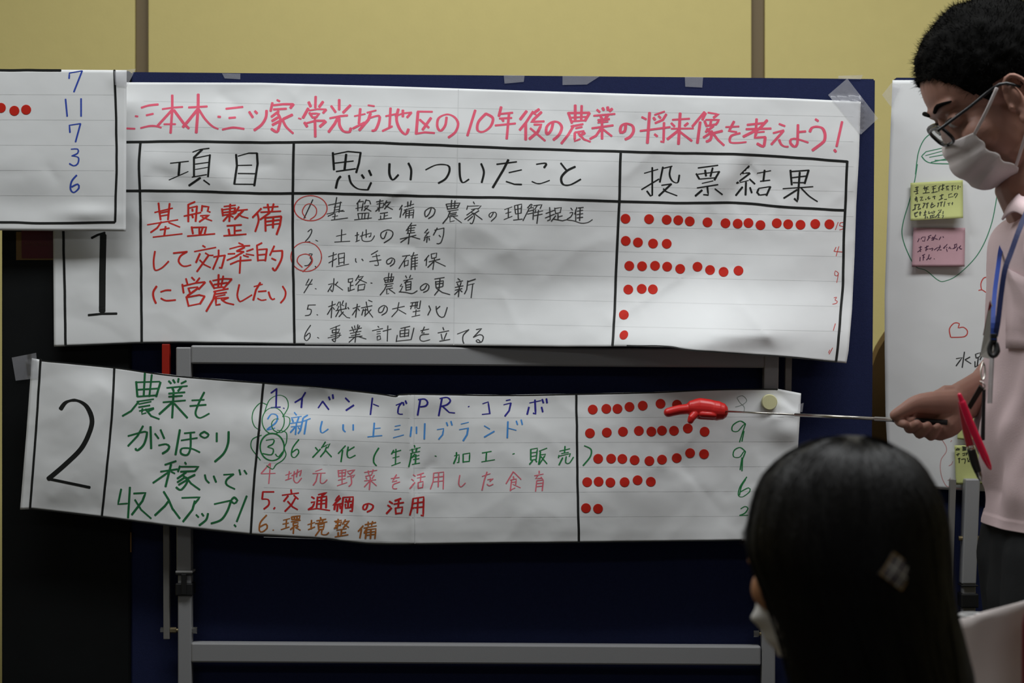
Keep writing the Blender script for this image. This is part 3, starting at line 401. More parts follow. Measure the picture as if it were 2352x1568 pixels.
S2 = [
("large black numeral two", "black", 11, .5, [
 (0,800,3.485,"~485,485 530,430 610,415 690,460 735,560 720,660 650,800 520,930 385,1045/385,1042 720,1112"),
 ]),
("dark green handwriting in four rows", "green", 4.9, .3, [
 (0,800,3.485,"1160,195 1150,385/1215,210 1195,385/1090,265 1100,385/1095,270 1280,265/1285,270 1250,385/1100,330 1265,320/1100,385 1250,375/1095,425 1230,405/1110,425 1050,500 980,540/1110,445 1210,425/1110,470 1200,455/1115,500 1230,475/1140,480 1135,525 1170,515/1165,485 1210,540 1275,565/1230,480 1190,500/1350,260 1370,280/1385,250 1400,275/1430,240 1425,270/1490,260 1450,280/1335,315 1500,300/1380,315 1390,340/1455,305 1425,340/1350,360 1480,350/1350,385 1460,378/1305,430 1485,415/1390,345 1378,555/1380,430 1275,525/1395,440 1500,555/~1635,350 1590,440 1565,520 1600,555 1675,520/1535,415 1635,410/1520,460 1650,450/~1025,700 1160,665 1175,690 1150,770 1100,815 1085,800/1145,620 1100,700 1025,780/1205,625 1210,800/1240,680 1270,720/1285,650 1315,720/~1270,775 1330,765 1355,785 1340,815 1300,840/1440,650 1405,850/1475,678 1560,670/1450,735 1580,715/~1525,670 1525,790 1500,850 1450,840 1455,800 1530,800 1600,830/~1635,665 1600,690 1640,715 1670,690 1635,665/1735,675 1735,745/~1830,665 1825,760 1790,840 1720,905/1410,900 1320,930/1285,985 1420,965/1370,925 1325,1105/1355,985 1225,1075/1370,985 1400,1000/1480,910 1490,925/1440,940 1425,985/1445,945 1590,945 1560,980/1445,985 1560,980/1490,990 1420,1040/~1460,1010 1500,1060 1450,1130 1410,1110/1480,1030 1420,1070/1490,1055 1430,1090/1560,1010 1500,1040/1490,1030 1530,1080 1600,1130/~1640,1010 1650,1050 1675,1075/1710,1020 1730,1070/1790,1010 1870,1005/~1870,1005 1815,1050 1815,1090 1880,1125/1915,970 1925,1010/1955,975 1975,1005/970,1125 945,1245 1020,1240/1040,1110 1025,1355/1070,1160 1165,1155 1140,1220 1055,1330/1080,1210 1130,1290 1210,1360/1310,1145 1350,1210 1380,1280 1440,1360/1350,1220 1320,1260 1240,1335/1455,1195 1600,1190 1560,1240/1560,1220 1540,1290 1465,1385/1570,1330 1590,1350/1615,1320 1630,1340/~1665,1320 1650,1370 1595,1415/1715,1245 1850,1215/~1850,1215 1820,1300 1770,1370 1690,1400/~1875,1190 1850,1215 1875,1240 1900,1215 1875,1190/1975,1180 1895,1385/1875,1410 1888,1425"),
 ]),
("first line of the list in navy marker", "navy", 4.1, .4, [
 (560,860,3.92,"295,125 290,295/245,165 295,128/245,298 330,292/355,300 365,305/555,160 525,210 460,250/525,210 518,298/670,300 710,240/710,240 765,315/765,200 775,225/800,180 805,215/915,210 950,245/990,275 920,322/1158,210 1140,360/1165,265 1215,285/1370,275 1430,250/~1425,250 1395,290 1390,350 1430,355/1435,250 1440,275/1455,235 1465,260/1590,220 1565,365/~1570,225 1630,220 1655,250 1640,280 1590,290/1785,210 1755,370/~1765,215 1830,205 1860,235 1830,270 1780,285/1790,285 1850,340 1900,345/2020,290 2030,285/2150,262 2200,245 2215,350/2145,358 2220,350"),
 (1150,860,3.618,"45,215 80,208/25,250 85,235/85,235 70,300 35,345/240,235 335,215/285,210 290,325 270,320/235,270 220,330/340,270 350,310/345,205 355,235/380,200 385,235"),
 ]),
("second line of the list in light blue marker", "sky", 3.9, .45, [
 (560,860,3.92,"~215,400 250,355 300,370 290,430 210,495 280,480/455,340 475,365/425,390 520,375/435,400 445,425/495,385 480,425/415,440 520,425/425,470 515,460/475,430 465,540/460,475 420,520/490,475 510,500/575,365 540,385/535,390 510,500 490,530/535,420 600,395/565,410 545,535/~705,420 690,490 705,525 760,490/~895,450 895,495 915,515/985,450 985,500/1175,435 1165,560/1180,485 1230,480/1115,560 1245,548/1360,465 1410,455/1355,497 1402,490/1345,568 1440,542/1510,470 1500,555/1555,470 1555,530/1630,440 1625,580/1740,495 1800,485 1790,540 1755,582/1825,430 1835,460/1865,420 1875,455/1955,445 2025,428/1940,495 2025,480/2020,480 2010,540 1975,595/2165,460 2215,490/2255,510 2165,562"),
 (1150,860,3.618,"60,390 55,525/65,445 130,462/130,385 140,415/170,375 180,415"),
 ]),
("third line of the list in green marker", "green2", 3.4, .4, [
 (560,860,3.92,"~200,590 270,585 260,625 215,650 265,670 250,720 170,710/~285,715 310,740 350,695/~495,585 440,660 430,730 460,745 495,700 480,670 435,700/645,655 665,680/690,670 620,745/735,605 700,660/715,650 775,620 755,660/745,650 730,690 690,740/735,680 790,740/915,640 850,710/890,680 875,785/995,650 930,690/~940,650 930,720 950,750 1005,725/~1215,660 1175,730 1170,790 1195,820/1350,680 1330,715/1330,705 1415,680/1340,750 1400,735/1370,670 1365,810/1330,820 1410,790/1535,635 1540,655/1495,680 1590,655/1515,670 1520,695/1560,660 1550,690/1500,710 1585,690/1510,710 1500,770 1485,830/1540,715 1515,745/1525,740 1580,725/1525,765 1580,755/1550,720 1545,800/1515,808 1585,795/1720,730 1735,735/1895,730 1940,720 1935,790 1920,790/1915,700 1915,740 1890,800/1975,715 1975,790/1975,715 2035,705 2030,780 1980,785/2145,705 2230,690/2185,705 2180,775/2140,785 2260,765"),
 (1150,860,3.618,"100,660 115,655/250,620 250,710/250,620 305,610 295,705/255,650 300,643/255,680 298,672/255,710 298,702/265,715 240,745/290,710 300,725/320,635 385,610/330,640 325,700 315,745/335,665 375,660 350,700 320,745/335,680 385,740/490,635 575,615/535,595 530,650/505,655 565,645/485,670 480,690/490,675 580,655 570,680/515,690 485,750/~545,680 540,730 570,735 605,685/~695,590 750,620 745,680 685,755"),
 ]),
("fourth line of the list in pink marker", "pink2", 2.9, .35, [
 (560,860,3.92,"235,800 155,890/155,892 285,888/240,800 225,980/375,905 430,885/410,870 400,945/375,950 430,930/430,910 520,860 505,910/485,855 475,920/~455,870 450,950 480,975 520,930/645,870 705,850/620,890 735,885/665,895 650,960 625,995/~695,890 690,970 720,975 750,945/850,860 855,920/850,865 920,855 910,915/855,885 915,880/855,915 912,910/885,860 885,980/850,950 915,935/840,1000 930,970/930,870 1000,855 960,895/935,880 960,900/930,920 1000,900 980,925/~965,910 970,980 945,1005/1085,880 1200,860/1120,865 1125,895/1165,855 1155,890/1155,900 1095,915/1100,925 1110,940/1135,915 1140,930/1175,905 1155,935/1085,955 1190,945/1140,930 1130,1035/1130,960 1085,1010/1145,955 1195,1000/1325,935 1400,925/1375,900 1335,965 1380,955/~1405,965 1345,990 1345,1025 1380,1025/1525,900 1545,915/1510,940 1530,955/1540,970 1495,1025/1620,885 1560,905/1560,930 1635,915/1595,900 1590,965/1570,970 1570,1025/1570,970 1615,960 1610,1015 1570,1022/1710,885 1705,960 1680,1030/1715,885 1800,875 1795,1030/1710,925 1795,915/1705,965 1795,955/1755,880 1750,1010/~1945,905 1935,980 1955,1010 1995,975/2145,915 2220,890/2190,875 2165,950 2145,1040/2195,945 2245,935 2215,960/~2190,985 2210,1000 2245,985"),
 (1150,860,3.618,"105,805 45,905/110,810 170,870/105,845 110,865/80,875 130,865 125,910/85,895 125,890/90,880 80,965/80,960 120,940/100,910 165,940/320,800 320,820/280,840 355,825/310,835 290,865 340,860/335,850 350,870/300,880 290,970/300,880 355,875 345,965/300,905 350,900/298,930 348,925"),
 ]),
("fifth line of the list in bold red marker", "red2", 4.6, .35, [
 (560,860,3.92,"170,1055 272,1055/172,1055 165,1120/~165,1120 220,1125 225,1170 180,1210/270,1210 280,1195/425,1035 430,1070/345,1085 495,1065/400,1090 360,1140/450,1085 490,1120/465,1110 430,1170 370,1230/395,1140 440,1190 485,1215/610,1100 635,1115/605,1150 640,1145 620,1190 580,1215/580,1215 660,1205 775,1222/670,1080 745,1060 700,1090/665,1100 655,1200/665,1105 745,1095 740,1200/665,1135 740,1128/660,1165 740,1158/700,1100 695,1200/860,1090 820,1130 860,1125/870,1110 805,1175 880,1160/845,1165 840,1230/820,1180 815,1215/865,1175 870,1205/895,1105 880,1245/895,1105 985,1100 975,1230 955,1225/920,1120 925,1135/955,1115 945,1135/910,1145 970,1140/915,1165 915,1200 960,1195/940,1145 938,1195/965,1165 962,1195/~1115,1170 1100,1210 1075,1210 1080,1175 1125,1160 1165,1180 1150,1215 1110,1235/1310,1140 1340,1160/1295,1175 1320,1190/1330,1200 1285,1250/1415,1115 1360,1135/1350,1165 1440,1150/1395,1135 1390,1195/1365,1200 1370,1255/1365,1200 1430,1190 1420,1245 1370,1250/1525,1115 1515,1190 1495,1265/1525,1115 1620,1100 1615,1270 1595,1265/1525,1160 1615,1145/1520,1200 1610,1190/1570,1110 1562,1245"),
 ]),
("sixth line of the list in brown marker", "brown", 3.9, .35, [
 (560,860,3.92,"~205,1265 150,1330 140,1400 165,1415 210,1380 200,1345 145,1370/260,1400 270,1398/355,1310 415,1295/385,1305 380,1370/350,1345 405,1335/335,1395 410,1370/430,1280 505,1270 500,1300 435,1305/430,1280 435,1305/455,1278 455,1300/480,1275 478,1300/425,1325 510,1310/445,1335 490,1330 485,1355 445,1358/445,1335 445,1358/460,1360 420,1395/450,1370 445,1430/490,1365 470,1380/465,1375 510,1400/575,1350 640,1330/610,1310 605,1390/580,1395 640,1370/690,1285 695,1300/655,1315 740,1300/680,1310 685,1330/715,1305 705,1330/645,1340 750,1325/670,1345 675,1395/670,1350 725,1340 715,1390 675,1395/675,1370 720,1365/685,1395 645,1450/~705,1395 700,1435 740,1440 765,1420/815,1320 880,1310/850,1300 840,1385/825,1330 880,1325 870,1355 825,1358/840,1360 815,1385/915,1305 890,1345/900,1325 950,1315 895,1380/905,1345 945,1375/835,1400 925,1385/880,1400 875,1450/850,1420 850,1450/880,1425 920,1418/820,1460 940,1440/1075,1360 1030,1410/1060,1390 1045,1470/1090,1350 1190,1330/1120,1325 1120,1360/1160,1320 1150,1355/1080,1380 1195,1360/1110,1375 1085,1425/1105,1395 1095,1475/1105,1395 1190,1385 1180,1475/1105,1420 1185,1410/1100,1445 1180,1435/1145,1390 1140,1475"),
 ]),
("green clover rings around the second and third numbers", "green2", 2.5, .45, [
 (560,860,3.92,"@265,415,100,118/~185,345 230,230 310,185 380,210 400,290 350,380/~205,270 150,255 90,320 75,400 100,470 150,500/~350,370 410,390 405,460 340,520 270,500 250,440 280,400 315,400/@255,650,110,125/@255,652,106,119/~160,545 80,580 65,650 110,720 150,770/~300,500 380,520 385,600 365,660 380,720 350,770 290,810 260,850 205,820"),
 ]),
("thin grey figure eight", "greypen", 1.4, .1, [
 (1150,860,3.618,"~1965,190 2010,175 2045,215 2010,250 1950,270/~1965,195 1990,235 2025,270 2020,320"),
 ]),
("green vote totals down the right side", "green2", 2.9, .45, [
 (1150,860,3.618,"~2035,410 1990,385 1930,420 1925,465 1970,470 2015,420 2035,410/2035,410 2010,480 1985,560/2022,470 2005,555/~2035,640 1990,605 1940,630 1935,680 1985,685 2020,640 2035,640/2035,640 2010,700 2005,800/2005,690 1990,790/~2045,850 1990,930 1975,1000 2010,1015 2070,970 2060,940 1990,975/~2035,870 2000,930 1985,1000/~1995,1115 2030,1095 2055,1110 2030,1150 1985,1170/1985,1170 2055,1168"),
 ]),
]
S2_LINES = [
 [(93.3,824),(83,983.6),(69,1168.7)],
 [(262.6,844.5),(255.4,972),(233.9,1186)],
 [(605.4,879),(598.3,949.3),(583,1115),(575.8,1227)],
 [(1323.6,904),(1325.5,1026),(1327,1136),(1330,1245.6)],
]
S2_TOP = [(73,822),(96,826.5),(264,843),(344,854.5),(430,864.6),(600,877.5),(738.6,888),(866,902),(909.5,908.5),(937.6,903.4),(1160,906.2),(1321,903.7),(1495.5,900),(1620,894.6),(1703,892.6),(1786,892.6),(1840,903)]
S2_BOT = [(46,1170),(71.7,1169),(238,1188),(387,1207.5),(578,1228),(738.6,1237.5),(840.6,1249),(942.6,1250.8),(1150,1248),(1327,1246.4),(1703,1241.4),(1822,1240)]
S2_LEFT = [(73,822),(60,1000),(46,1170)]
S2_RIGHT = [(1840,903),(1838,945),(1834,1010),(1828,1120),(1822,1240)]

SR = [
("thin green speech balloon outline", "green3", 2.3, .3, [
 (2030,0,3.92,"~430,1195 360,1260 310,1380 285,1568"),
 (2020,380,3.732,"~325,-10 300,140 255,310 205,480 195,600 240,740 310,865 400,900 500,980 560,990 680,930 850,750 960,500 1020,180/~1025,190 1060,330 1115,400"),
 ]),
("green striped leaf doodle", "green3", 2.6, .3, [
 (2030,0,3.92,"345,1400 380,1365 560,1325 620,1318/~340,1405 380,1450 450,1470 640,1475/375,1400 560,1350 620,1340/410,1415 580,1385 640,1380/425,1460 580,1425 640,1420/460,1442 640,1440"),
 ]),
("two small red heart outlines", "redpen", 2.6, .2, [
 (2020,380,3.732,"~610,1470 600,1400 640,1350 685,1355 675,1390 720,1385 755,1420 730,1465 615,1472/~970,1010 960,965 900,960 870,1010 875,1065/~850,1070 880,1065 920,1090 970,1100"),
 ]),
("black handwriting beside the badge", "pen", 3.0, .3, [
 (2020,780,3.92,"~765,110 755,180 745,250/690,170 745,160 690,235/815,155 770,180/770,180 825,215/865,130 870,165/865,130 910,115 905,150 875,165/890,165 880,235/860,195 860,245/860,245 920,215/930,130 905,180/930,150 980,145 925,215/940,180 990,200/945,210 945,245 985,235 980,205/805,325 895,288"),
 ]),
("faint pink wavy outline and ticks", "pinkpen", 1.8, .1, [
 (2020,780,3.92,"~560,895 600,960 600,1010 555,1080 550,1180 580,1280 640,1330 860,1350/640,918 652,905/625,1135 650,1120 660,1095/615,1265 630,1260 638,1243/985,1345 1000,1330 998,1315"),
 ]),
]
N1 = "290,400 390,380/340,370 350,580/250,520 380,490/300,450 370,440/300,590 380,570/530,430 690,370/570,350 580,480/640,380 600,560/520,570 720,545/550,400 680,450/790,380 920,340/840,370 830,560/800,440 900,420/780,555 960,520/1050,340 990,420/1010,400 1000,510/1080,350 1170,320/1120,300 1110,480/1060,460 1160,420/1210,370 1300,355/1260,350 1220,430 1290,420 1220,470 1300,465/1370,360 1440,340/1410,340 1400,490/1490,340 1480,370/1490,420 1485,440/1580,340 1570,450/1620,380 1650,375/280,740 350,700/320,670 300,790/340,730 350,820/440,690 510,670 450,790 530,770/600,760 620,740/700,670 670,710 690,740 740,720/810,680 900,660/860,650 870,740/1030,650 1140,610/1090,600 1070,750/1000,770 1120,720/1160,760 1240,750/1290,610 1390,580/1300,600 1290,700 1430,670/~1480,580 1450,660 1500,580 1560,590 1490,710/260,920 340,910/300,900 280,1040/210,1075 300,1030/360,900 430,890 380,1000/370,1050 460,1020/530,870 590,860 520,1000/620,890 690,860/660,860 640,1010/~800,850 760,960 780,1000 890,930/760,920 840,900/960,870 1000,850 960,980/1040,850 1120,830/1080,830 1060,960/1180,820 1150,970/1260,880 1340,860/1300,870 1300,940/1380,880 1450,870/1410,840 1400,920/1510,890 1600,860/~1560,830 1520,900 1570,900 1580,860/1620,810 1660,770/260,1170 370,1130/330,1150 270,1200 300,1270 350,1250/410,1160 470,1150/440,1120 435,1230/560,1150 620,1130/600,1090 570,1230/540,1230 620,1210/~700,1110 690,1180 750,1150/790,1130 800,1180/830,1110 880,1110 840,1170/980,1090 1080,1060 1000,1170 900,1290/1000,1150 1060,1140/1130,1110 1120,1200/1210,1080 1280,1070 1240,1170/1220,1120 1270,1110/1320,1080 1390,1060 1300,1200/1430,1080 1530,1010/1470,1020 1470,1170/1430,1150 1520,1120/1560,1020 1640,1000/1600,1020 1550,1160/1580,1080 1650,1110/600,1250 590,1320/650,1270 660,1310/730,1250 870,1220/760,1240 740,1320/800,1230 830,1300/730,1310 920,1270/960,1230 1030,1220/960,1300 1020,1290/1000,1220 980,1300/1090,1240 1140,1230 1110,1320/1220,1230 1210,1290/1300,1200 1290,1290/1250,1240 1320,1220/1410,1200 1390,1250/1405,1290 1415,1310"
N2 = "365,590 410,490/460,510 500,450 590,440 570,570 500,560/680,430 770,390/700,420 690,490 650,550/700,470 740,460/800,450 850,460/905,380 830,540/780,480 870,500/780,540 840,520/890,490 960,515/1060,440 1005,530/1120,430 1140,460/400,760 490,740/450,720 440,830/360,895 480,810/430,860 460,880/580,770 690,710/640,710 610,860/600,830 680,800/710,800 750,800/~760,800 800,780 820,800 790,850/860,830 960,760/1040,690 1020,780 950,860/980,760 1060,740/1020,830 1080,830/1130,780 1220,700 1250,660/1180,720 1160,790/1220,760 1250,750/1230,800 1250,880/1300,790 1330,740/1340,770 1370,800/1460,680 1540,650 1530,720/1410,800 1530,740/1480,670 1470,790/1570,760 1530,860/1600,760 1660,700 1620,750/~1620,750 1640,800 1690,800/440,1050 430,1160/500,1000 580,960/520,1060 570,1050/540,1000 530,1140/710,970 680,1080 630,1130/690,1080 730,1110 770,1060/850,1095 870,1100"
N3 = "190,400 230,350 290,370/200,395 290,390/360,310 480,320 460,400 370,410/380,340 470,350/370,370 470,380/410,300 410,410/200,530 290,500/250,490 240,560/370,500 440,480 430,540 380,550/460,490 520,460 470,540/800,480 830,490/250,640 310,630/280,620 280,750/340,660 420,640/~440,640 450,700 430,770/510,620 520,710 580,640/520,720 570,710/850,660 890,630/870,670 870,710/930,650 940,740"

# dot stickers: (list of px centres) per row
D1 = [[(1200+x/3.92,430+y/3.92) for x,y in r] for r in (
 [(928,283),(1140,286),(1299,292),(1403,296),(1506,306),(1666,315),(1828,323),(1938,327),(2035,321),(2143,340),(2290,323)],
 [(930,482),(1040,496),(1176,506),(1299,508)],
 [(962,707),(1077,710),(1194,706),(1303,714),(1420,734),(1576,715),(1689,744),(1811,761),(1945,750)],
 [(953,920),(1074,914),(1174,918)],[(913,1147)],[(913,1329)])]
D1[0] += [(1780+x/3.135,360+y/3.135) for x,y in ((95,485),(184,489),(290,483),(392,485))]
D2 = [[(1150+x/3.618,860+y/3.618) for x,y in r] for r in (
 [(765,290),(878,284),(970,284),(1070,268),(1180,258),(1328,242),(1465,250)],
 [(742,487),(882,481),(1016,474),(1148,467),(1252,473),(1340,465),(1440,466),(1555,447),(1695,474)],
 [(810,699),(918,698),(1011,700),(1113,710),(1236,717),(1341,706),(1463,693),(1574,652),(1690,660)],
 [(719,893),(814,889),(912,896),(1030,893),(1138,877),(1248,890)],
 [(709,1109),(809,1114)])]
D3 = [[(2,247.5),(33,254.3),(60,251.8)]]
# ================================================================== setting
def struct(o): o['kind'] = 'structure'; return o
WY = 3.90
struct(boxo('floor', (-3.5, 3.5, -2.5, 4.1, -.05, 0), mat('carpet', (.09, .085, .08), .95, .1, bump=.6, bscale=400, var=.2, vscale=60)))
struct(boxo('ceiling', (-3.5, 3.5, -2.5, 4.1, 2.75, 2.85), mat('ceiling_board', (.62, .62, .60), .9, .1, bump=.3, bscale=120)))
wb = struct(boxo('wall_back', (-3.5, 3.5, WY+.03, WY+.13, 0, 2.75), STRIP))
struct(boxo('wall_left', (-3.6, -3.5, -2.5, 4.1, 0, 2.75), YELLOW))
struct(boxo('wall_right', (3.5, 3.6, -2.5, 4.1, 0, 2.75), YELLOW))
sx = WY/F
edges = [(325-1417-1417, 30), (325-1417, 30), (325, 31), (1741.5, 31), (1741.5+1417, 30)]
for i in range(len(edges)-1):
    xa = (edges[i][0]+edges[i][1]/2-1176)*sx; xb = (edges[i+1][0]-edges[i+1][1]/2-1176)*sx
    o = boxo('panel', (xa, xb, WY, WY+.03, .08, 2.745), YELLOW, wb, bev=.0015)
    tag(o, 'yellow textured wall panel')
for i, (x, w_) in enumerate(edges):
    o = boxo('joint_strip', ((x-w_/2-1176)*sx+.0005, (x+w_/2-1176)*sx-.0005, WY+.008, WY+.03, .08, 2.745), STRIP, wb, bev=.001)
    tag(o, 'brown recessed joint strip between panels')
struct(boxo('baseboard_back', (-3.5, 3.5, WY-.012, WY+.03, 0, .08), mat('base', (.05, .04, .03), .6, .3)))
for i, (x, y) in enumerate(LAMPS):  # fittings over the added fill and wall lamps are added with them
    z1 = 2.75
    t = empty('ceiling_and_fill_lamp', (x, y, z1), 'white twin tube ceiling light at '+('the room left, near the boards', 'the room right, near the boards', 'the room left, near the camera, added as fill', 'the room right, near the camera, added as fill', 'the room centre, behind the board, added as wall fill')[i], 'ceiling light', 'ceiling light fittings')
    bm = bmesh.new(); box(bm, -.62, .62, -.17, .17, -.045, 0, bev=.004); from_bm('housing', bm, mat('lamp_white', (.8, .8, .8), .4), t)
    for s in (-1, 1):
        bm = bmesh.new(); cyl(bm, (-.58, s*.07, -.062), (.58, s*.07, -.062), .013); from_bm('tube_lamp', bm, mat('tube_glass', (.9, .9, .9), .3), t, True)

# ================================================================== boards
def board(name, x0, x1, ytop_l, ytop_r, Y, th, m, label, skew=0, xb=None):
    a, b = at(x0, ytop_l, Y), at(x1, ytop_r, Y)
    xb1 = at(xb if xb else x1, 1300, Y).x
    vs = []
    for yy in (Y, Y+th):
        vs += [(a.x, yy, a.z), (b.x, yy, b.z), (b.x+(xb1-b.x)*1.6, yy, .12), (a.x+skew, yy, .12)]
    fs = [(0, 3, 2, 1), (4, 5, 6, 7), (0, 1, 5, 4), (1, 2, 6, 5), (2, 3, 7, 6), (3, 0, 4, 7)]
    bm = bmesh.new(); V = [bm.verts.new(v) for v in vs]
    for f in fs: bm.faces.new([V[i] for i in f])
    bmesh.ops.bevel(bm, geom=list(bm.edges), offset=.002, segments=2, affect='EDGES')
    e = empty(name, ((a.x+b.x)/2, Y+th/2, 0), label, 'display board')
    keep(from_bm('panel', bm, m), e); return e
bb = board('display_board', 301, 2010, 165, 181, 3.222, .03, BLUEF, 'wide navy blue fabric display board carrying the long handwritten sheets', xb=1998)
for px in (345, 1950):
    c = at(px, 1500, 3.236)
    keep(boxo('foot', (c.x-.02, c.x+.02, 3.222, 3.52, 0, .03), SILVER, bev=.004), bb)
    keep(boxo('leg', (c.x-.014, c.x+.014, 3.223, 3.251, .028, .16), SILVER, bev=.002), bb)
bk = board('display_board', 4, 298.5, 163, 163, 3.215, .035, BLACKP, 'narrow black board at the left edge behind the sheets', xb=298.5)
for px in (60, 250):
    c = at(px, 1500, 3.232)
    keep(boxo('foot', (c.x-.02, c.x+.02, 3.216, 3.50, 0, .03), BLACKR, bev=.004), bk)
    keep(boxo('leg', (c.x-.014, c.x+.014, 3.218, 3.246, .028, .16), BLACKR, bev=.002), bk)
keep(mesh('edge_trim', [at(299, 1222, 3.2135), at(302, 1222, 3.2135), at(302, 1268, 3.2135), at(299, 1268, 3.2135)], [(0, 3, 2, 1)], mat('brass', (.25, .12, .03), .5)), bk)
br = board('display_board', 2057, 2900, 178, 181, 3.30, .03, BLUEF, 'navy blue display board at the right, behind the man and the white sheet')
for px in (2300, 2800):
    c = at(px, 1500, 3.315)
    keep(boxo('foot', (c.x-.02, c.x+.02, 3.30, 3.58, 0, .03), SILVER, bev=.004), br)
    keep(boxo('leg', (c.x-.014, c.x+.014, 3.301, 3.329, .028, .16), SILVER, bev=.002), br)
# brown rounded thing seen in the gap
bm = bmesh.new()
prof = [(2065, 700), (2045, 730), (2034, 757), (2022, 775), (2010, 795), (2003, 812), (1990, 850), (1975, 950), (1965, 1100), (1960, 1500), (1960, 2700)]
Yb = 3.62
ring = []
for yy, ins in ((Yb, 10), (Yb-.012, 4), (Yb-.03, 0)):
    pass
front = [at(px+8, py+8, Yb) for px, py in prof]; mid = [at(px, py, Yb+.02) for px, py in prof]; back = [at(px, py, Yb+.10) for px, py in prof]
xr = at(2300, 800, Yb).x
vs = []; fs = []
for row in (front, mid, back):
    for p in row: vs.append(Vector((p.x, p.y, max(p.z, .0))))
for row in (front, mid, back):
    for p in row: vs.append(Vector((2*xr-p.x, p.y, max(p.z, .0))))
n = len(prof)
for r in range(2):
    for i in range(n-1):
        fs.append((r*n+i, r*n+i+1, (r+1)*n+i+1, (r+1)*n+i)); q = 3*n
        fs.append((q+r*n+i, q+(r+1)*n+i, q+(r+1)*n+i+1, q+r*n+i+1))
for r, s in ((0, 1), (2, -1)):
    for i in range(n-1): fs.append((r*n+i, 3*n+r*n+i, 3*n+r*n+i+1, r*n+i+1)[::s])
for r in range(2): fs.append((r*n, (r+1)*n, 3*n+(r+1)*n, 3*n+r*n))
o = mesh('curved_brown_shape', vs, fs, mat('mottled_brown', (.15, .085, .028), .5, .4, var=.4, vscale=6), smooth=False)
tag(o, 'brown round-shouldered shape seen in the gap between the blue board and the white sheet', 'screen')

# ================================================================== silver stands
def stand(px_l, px_r, label, P):
    Yf, Yk = P['Y'], P['Y']+.026
    e = empty('folding_stand', (at(px_l, 1400, Yf).x, Yf+.013, 0), label, 'stand')
    return e
YF = 3.187
st = empty('folding_stand', (at(1090, 1400, YF).x, YF+.015, 0), 'silver tubular stand with two crossbars in front of the navy board', 'stand')
S = lambda o: keep(o, st)
for (x0, x1, lab) in ((421, 422, 'left'), (1773, 1761, 'right')):
    S(quadbar('post', (x0, 797), (x0+(x1-x0)*.75, 1311), 34, 34, YF, YF+.024, SILVER))
    c0, c1 = at(x0+(x1-x0)*.75+1.5, 1311, YF), at(x1+1.5, 2000, YF)
    S(quadbar('lower_leg', (x0+(x1-x0)*.75+2, 1305), (x1+2, 2560), 31, 31, YF+.001, YF+.022, SILVER))
    cc = at(x0+(x1-x0)*.75+1.5, 1340, YF)
    r_ = .0118
    bm = bmesh.new(); box(bm, cc.x-.0135, cc.x+.0135, YF-.0035, YF+.0275, cc.z+.017, cc.z+.0205, bev=.001); S(from_bm('end_collar', bm, mat('collar_grey', (.45, .45, .44), .4)))
    bm = bmesh.new(); box(bm, cc.x-.0137, cc.x+.0137, YF-.004, YF+.028, cc.z-.019, cc.z+.001, bev=.002)
    box(bm, cc.x-.004, cc.x+.004, YF-.0065, YF, cc.z-.017, cc.z+.016, bev=.001)
    box(bm, cc.x-.0137, cc.x+.0137, YF-.003, YF+.027, cc.z+.0135, cc.z+.0168, bev=.001); S(from_bm('clamp', bm, BLACKR))
    bz = at(x1, 2540, YF).z
    S(boxo('foot', (c1.x-.02, c1.x+.02, YF-.26, YF+.026, 0, .035), SILVER, bev=.005))
    S(quadbar('lower_leg', (x1+2, 2555), (x1+2, 2630), 31, 31, YF+.001, YF+.022, SILVER)) if False else None
S(quadbar('crossbar', (438, 814), (1757, 823), 43, 44, YF+.001, YF+.023, SILVER, vert=False, bev=.003))
S(quadbar('crossbar', (438, 1498.5), (1748, 1506), 46, 45, YF+.001, YF+.023, SILVER, vert=False, bev=.003))
S(tag(quadbar('side_bar', (381, 796), (382, 1468), 15, 14, YF+.004, YF+.016, mat('dull_steel', (.23, .22, .205), .5, .4, metal=.3), bev=.001), 'thin dull grey bar'))
S(tag(quadbar('red_sleeve', (380, 790), (380, 860), 17, 17, YF+.002, YF+.018, mat('red_tape', (.36, .015, .006), .5, .3), bev=.001), 'bright red sleeve on the thin bar'))
S(tag(quadbar('side_bar', (1812, 815), (1802, 1468), 15, 14, YF+.004, YF+.016, MATS['dull_steel'], bev=.001), 'thin dull grey bar'))
for px, py, sgn in ((422, 1447, 1), (1762, 1455, -1)):
    bm = bmesh.new(); a = at(px-50*sgn, py, YF+.010); b = at(px+29*sgn, py, YF+.010)
    cyl(bm, a, b, .0028); S(from_bm('bolt', bm, mat('bolt_brass', (.35, .28, .16), .4, metal=.8), None, True))
    for px2, w2 in ((px-49*sgn, 8), (px-24*sgn, 14), (px+25*sgn, 12)):
        bm = bmesh.new(); a = at(px2-w2/2, py, YF+.010); b = at(px2+w2/2, py, YF+.010); cyl(bm, a, b, .0047 if w2 != 12 else .0052, 6)
        S(from_bm('nut', bm, CHROME if w2 != 14 else MATS['bolt_brass']))
YR = 3.262
st2 = empty('folding_stand', (at(2225, 1400, YR).x, YR+.01, 0), 'silver tubular stand leg in shade beside the man, below the white sheet', 'stand')
S2_ = lambda o: keep(o, st2)
S2_(quadbar('post', (2235, 1100), (2226, 1341), 34, 33, YR, YR+.024, SILVER))
S2_(quadbar('lower_leg', (2227, 1335), (2214, 2520), 30, 30, YR+.002, YR+.022, SILVER))
S2_(quadbar('side_bar', (2190, 1100), (2180, 1400), 14, 13, YR+.004, YR+.016, MATS['dull_steel'], bev=.001))
cc = at(2227, 1367, YR)
bm = bmesh.new(); box(bm, cc.x-.014, cc.x+.014, YR-.004, YR+.028, cc.z-.02, cc.z+.003, bev=.002); box(bm, cc.x-.0137, cc.x+.0137, YR-.003, YR+.027, cc.z+.0145, cc.z+.017, bev=.001); S2_(from_bm('clamp', bm, BLACKR))
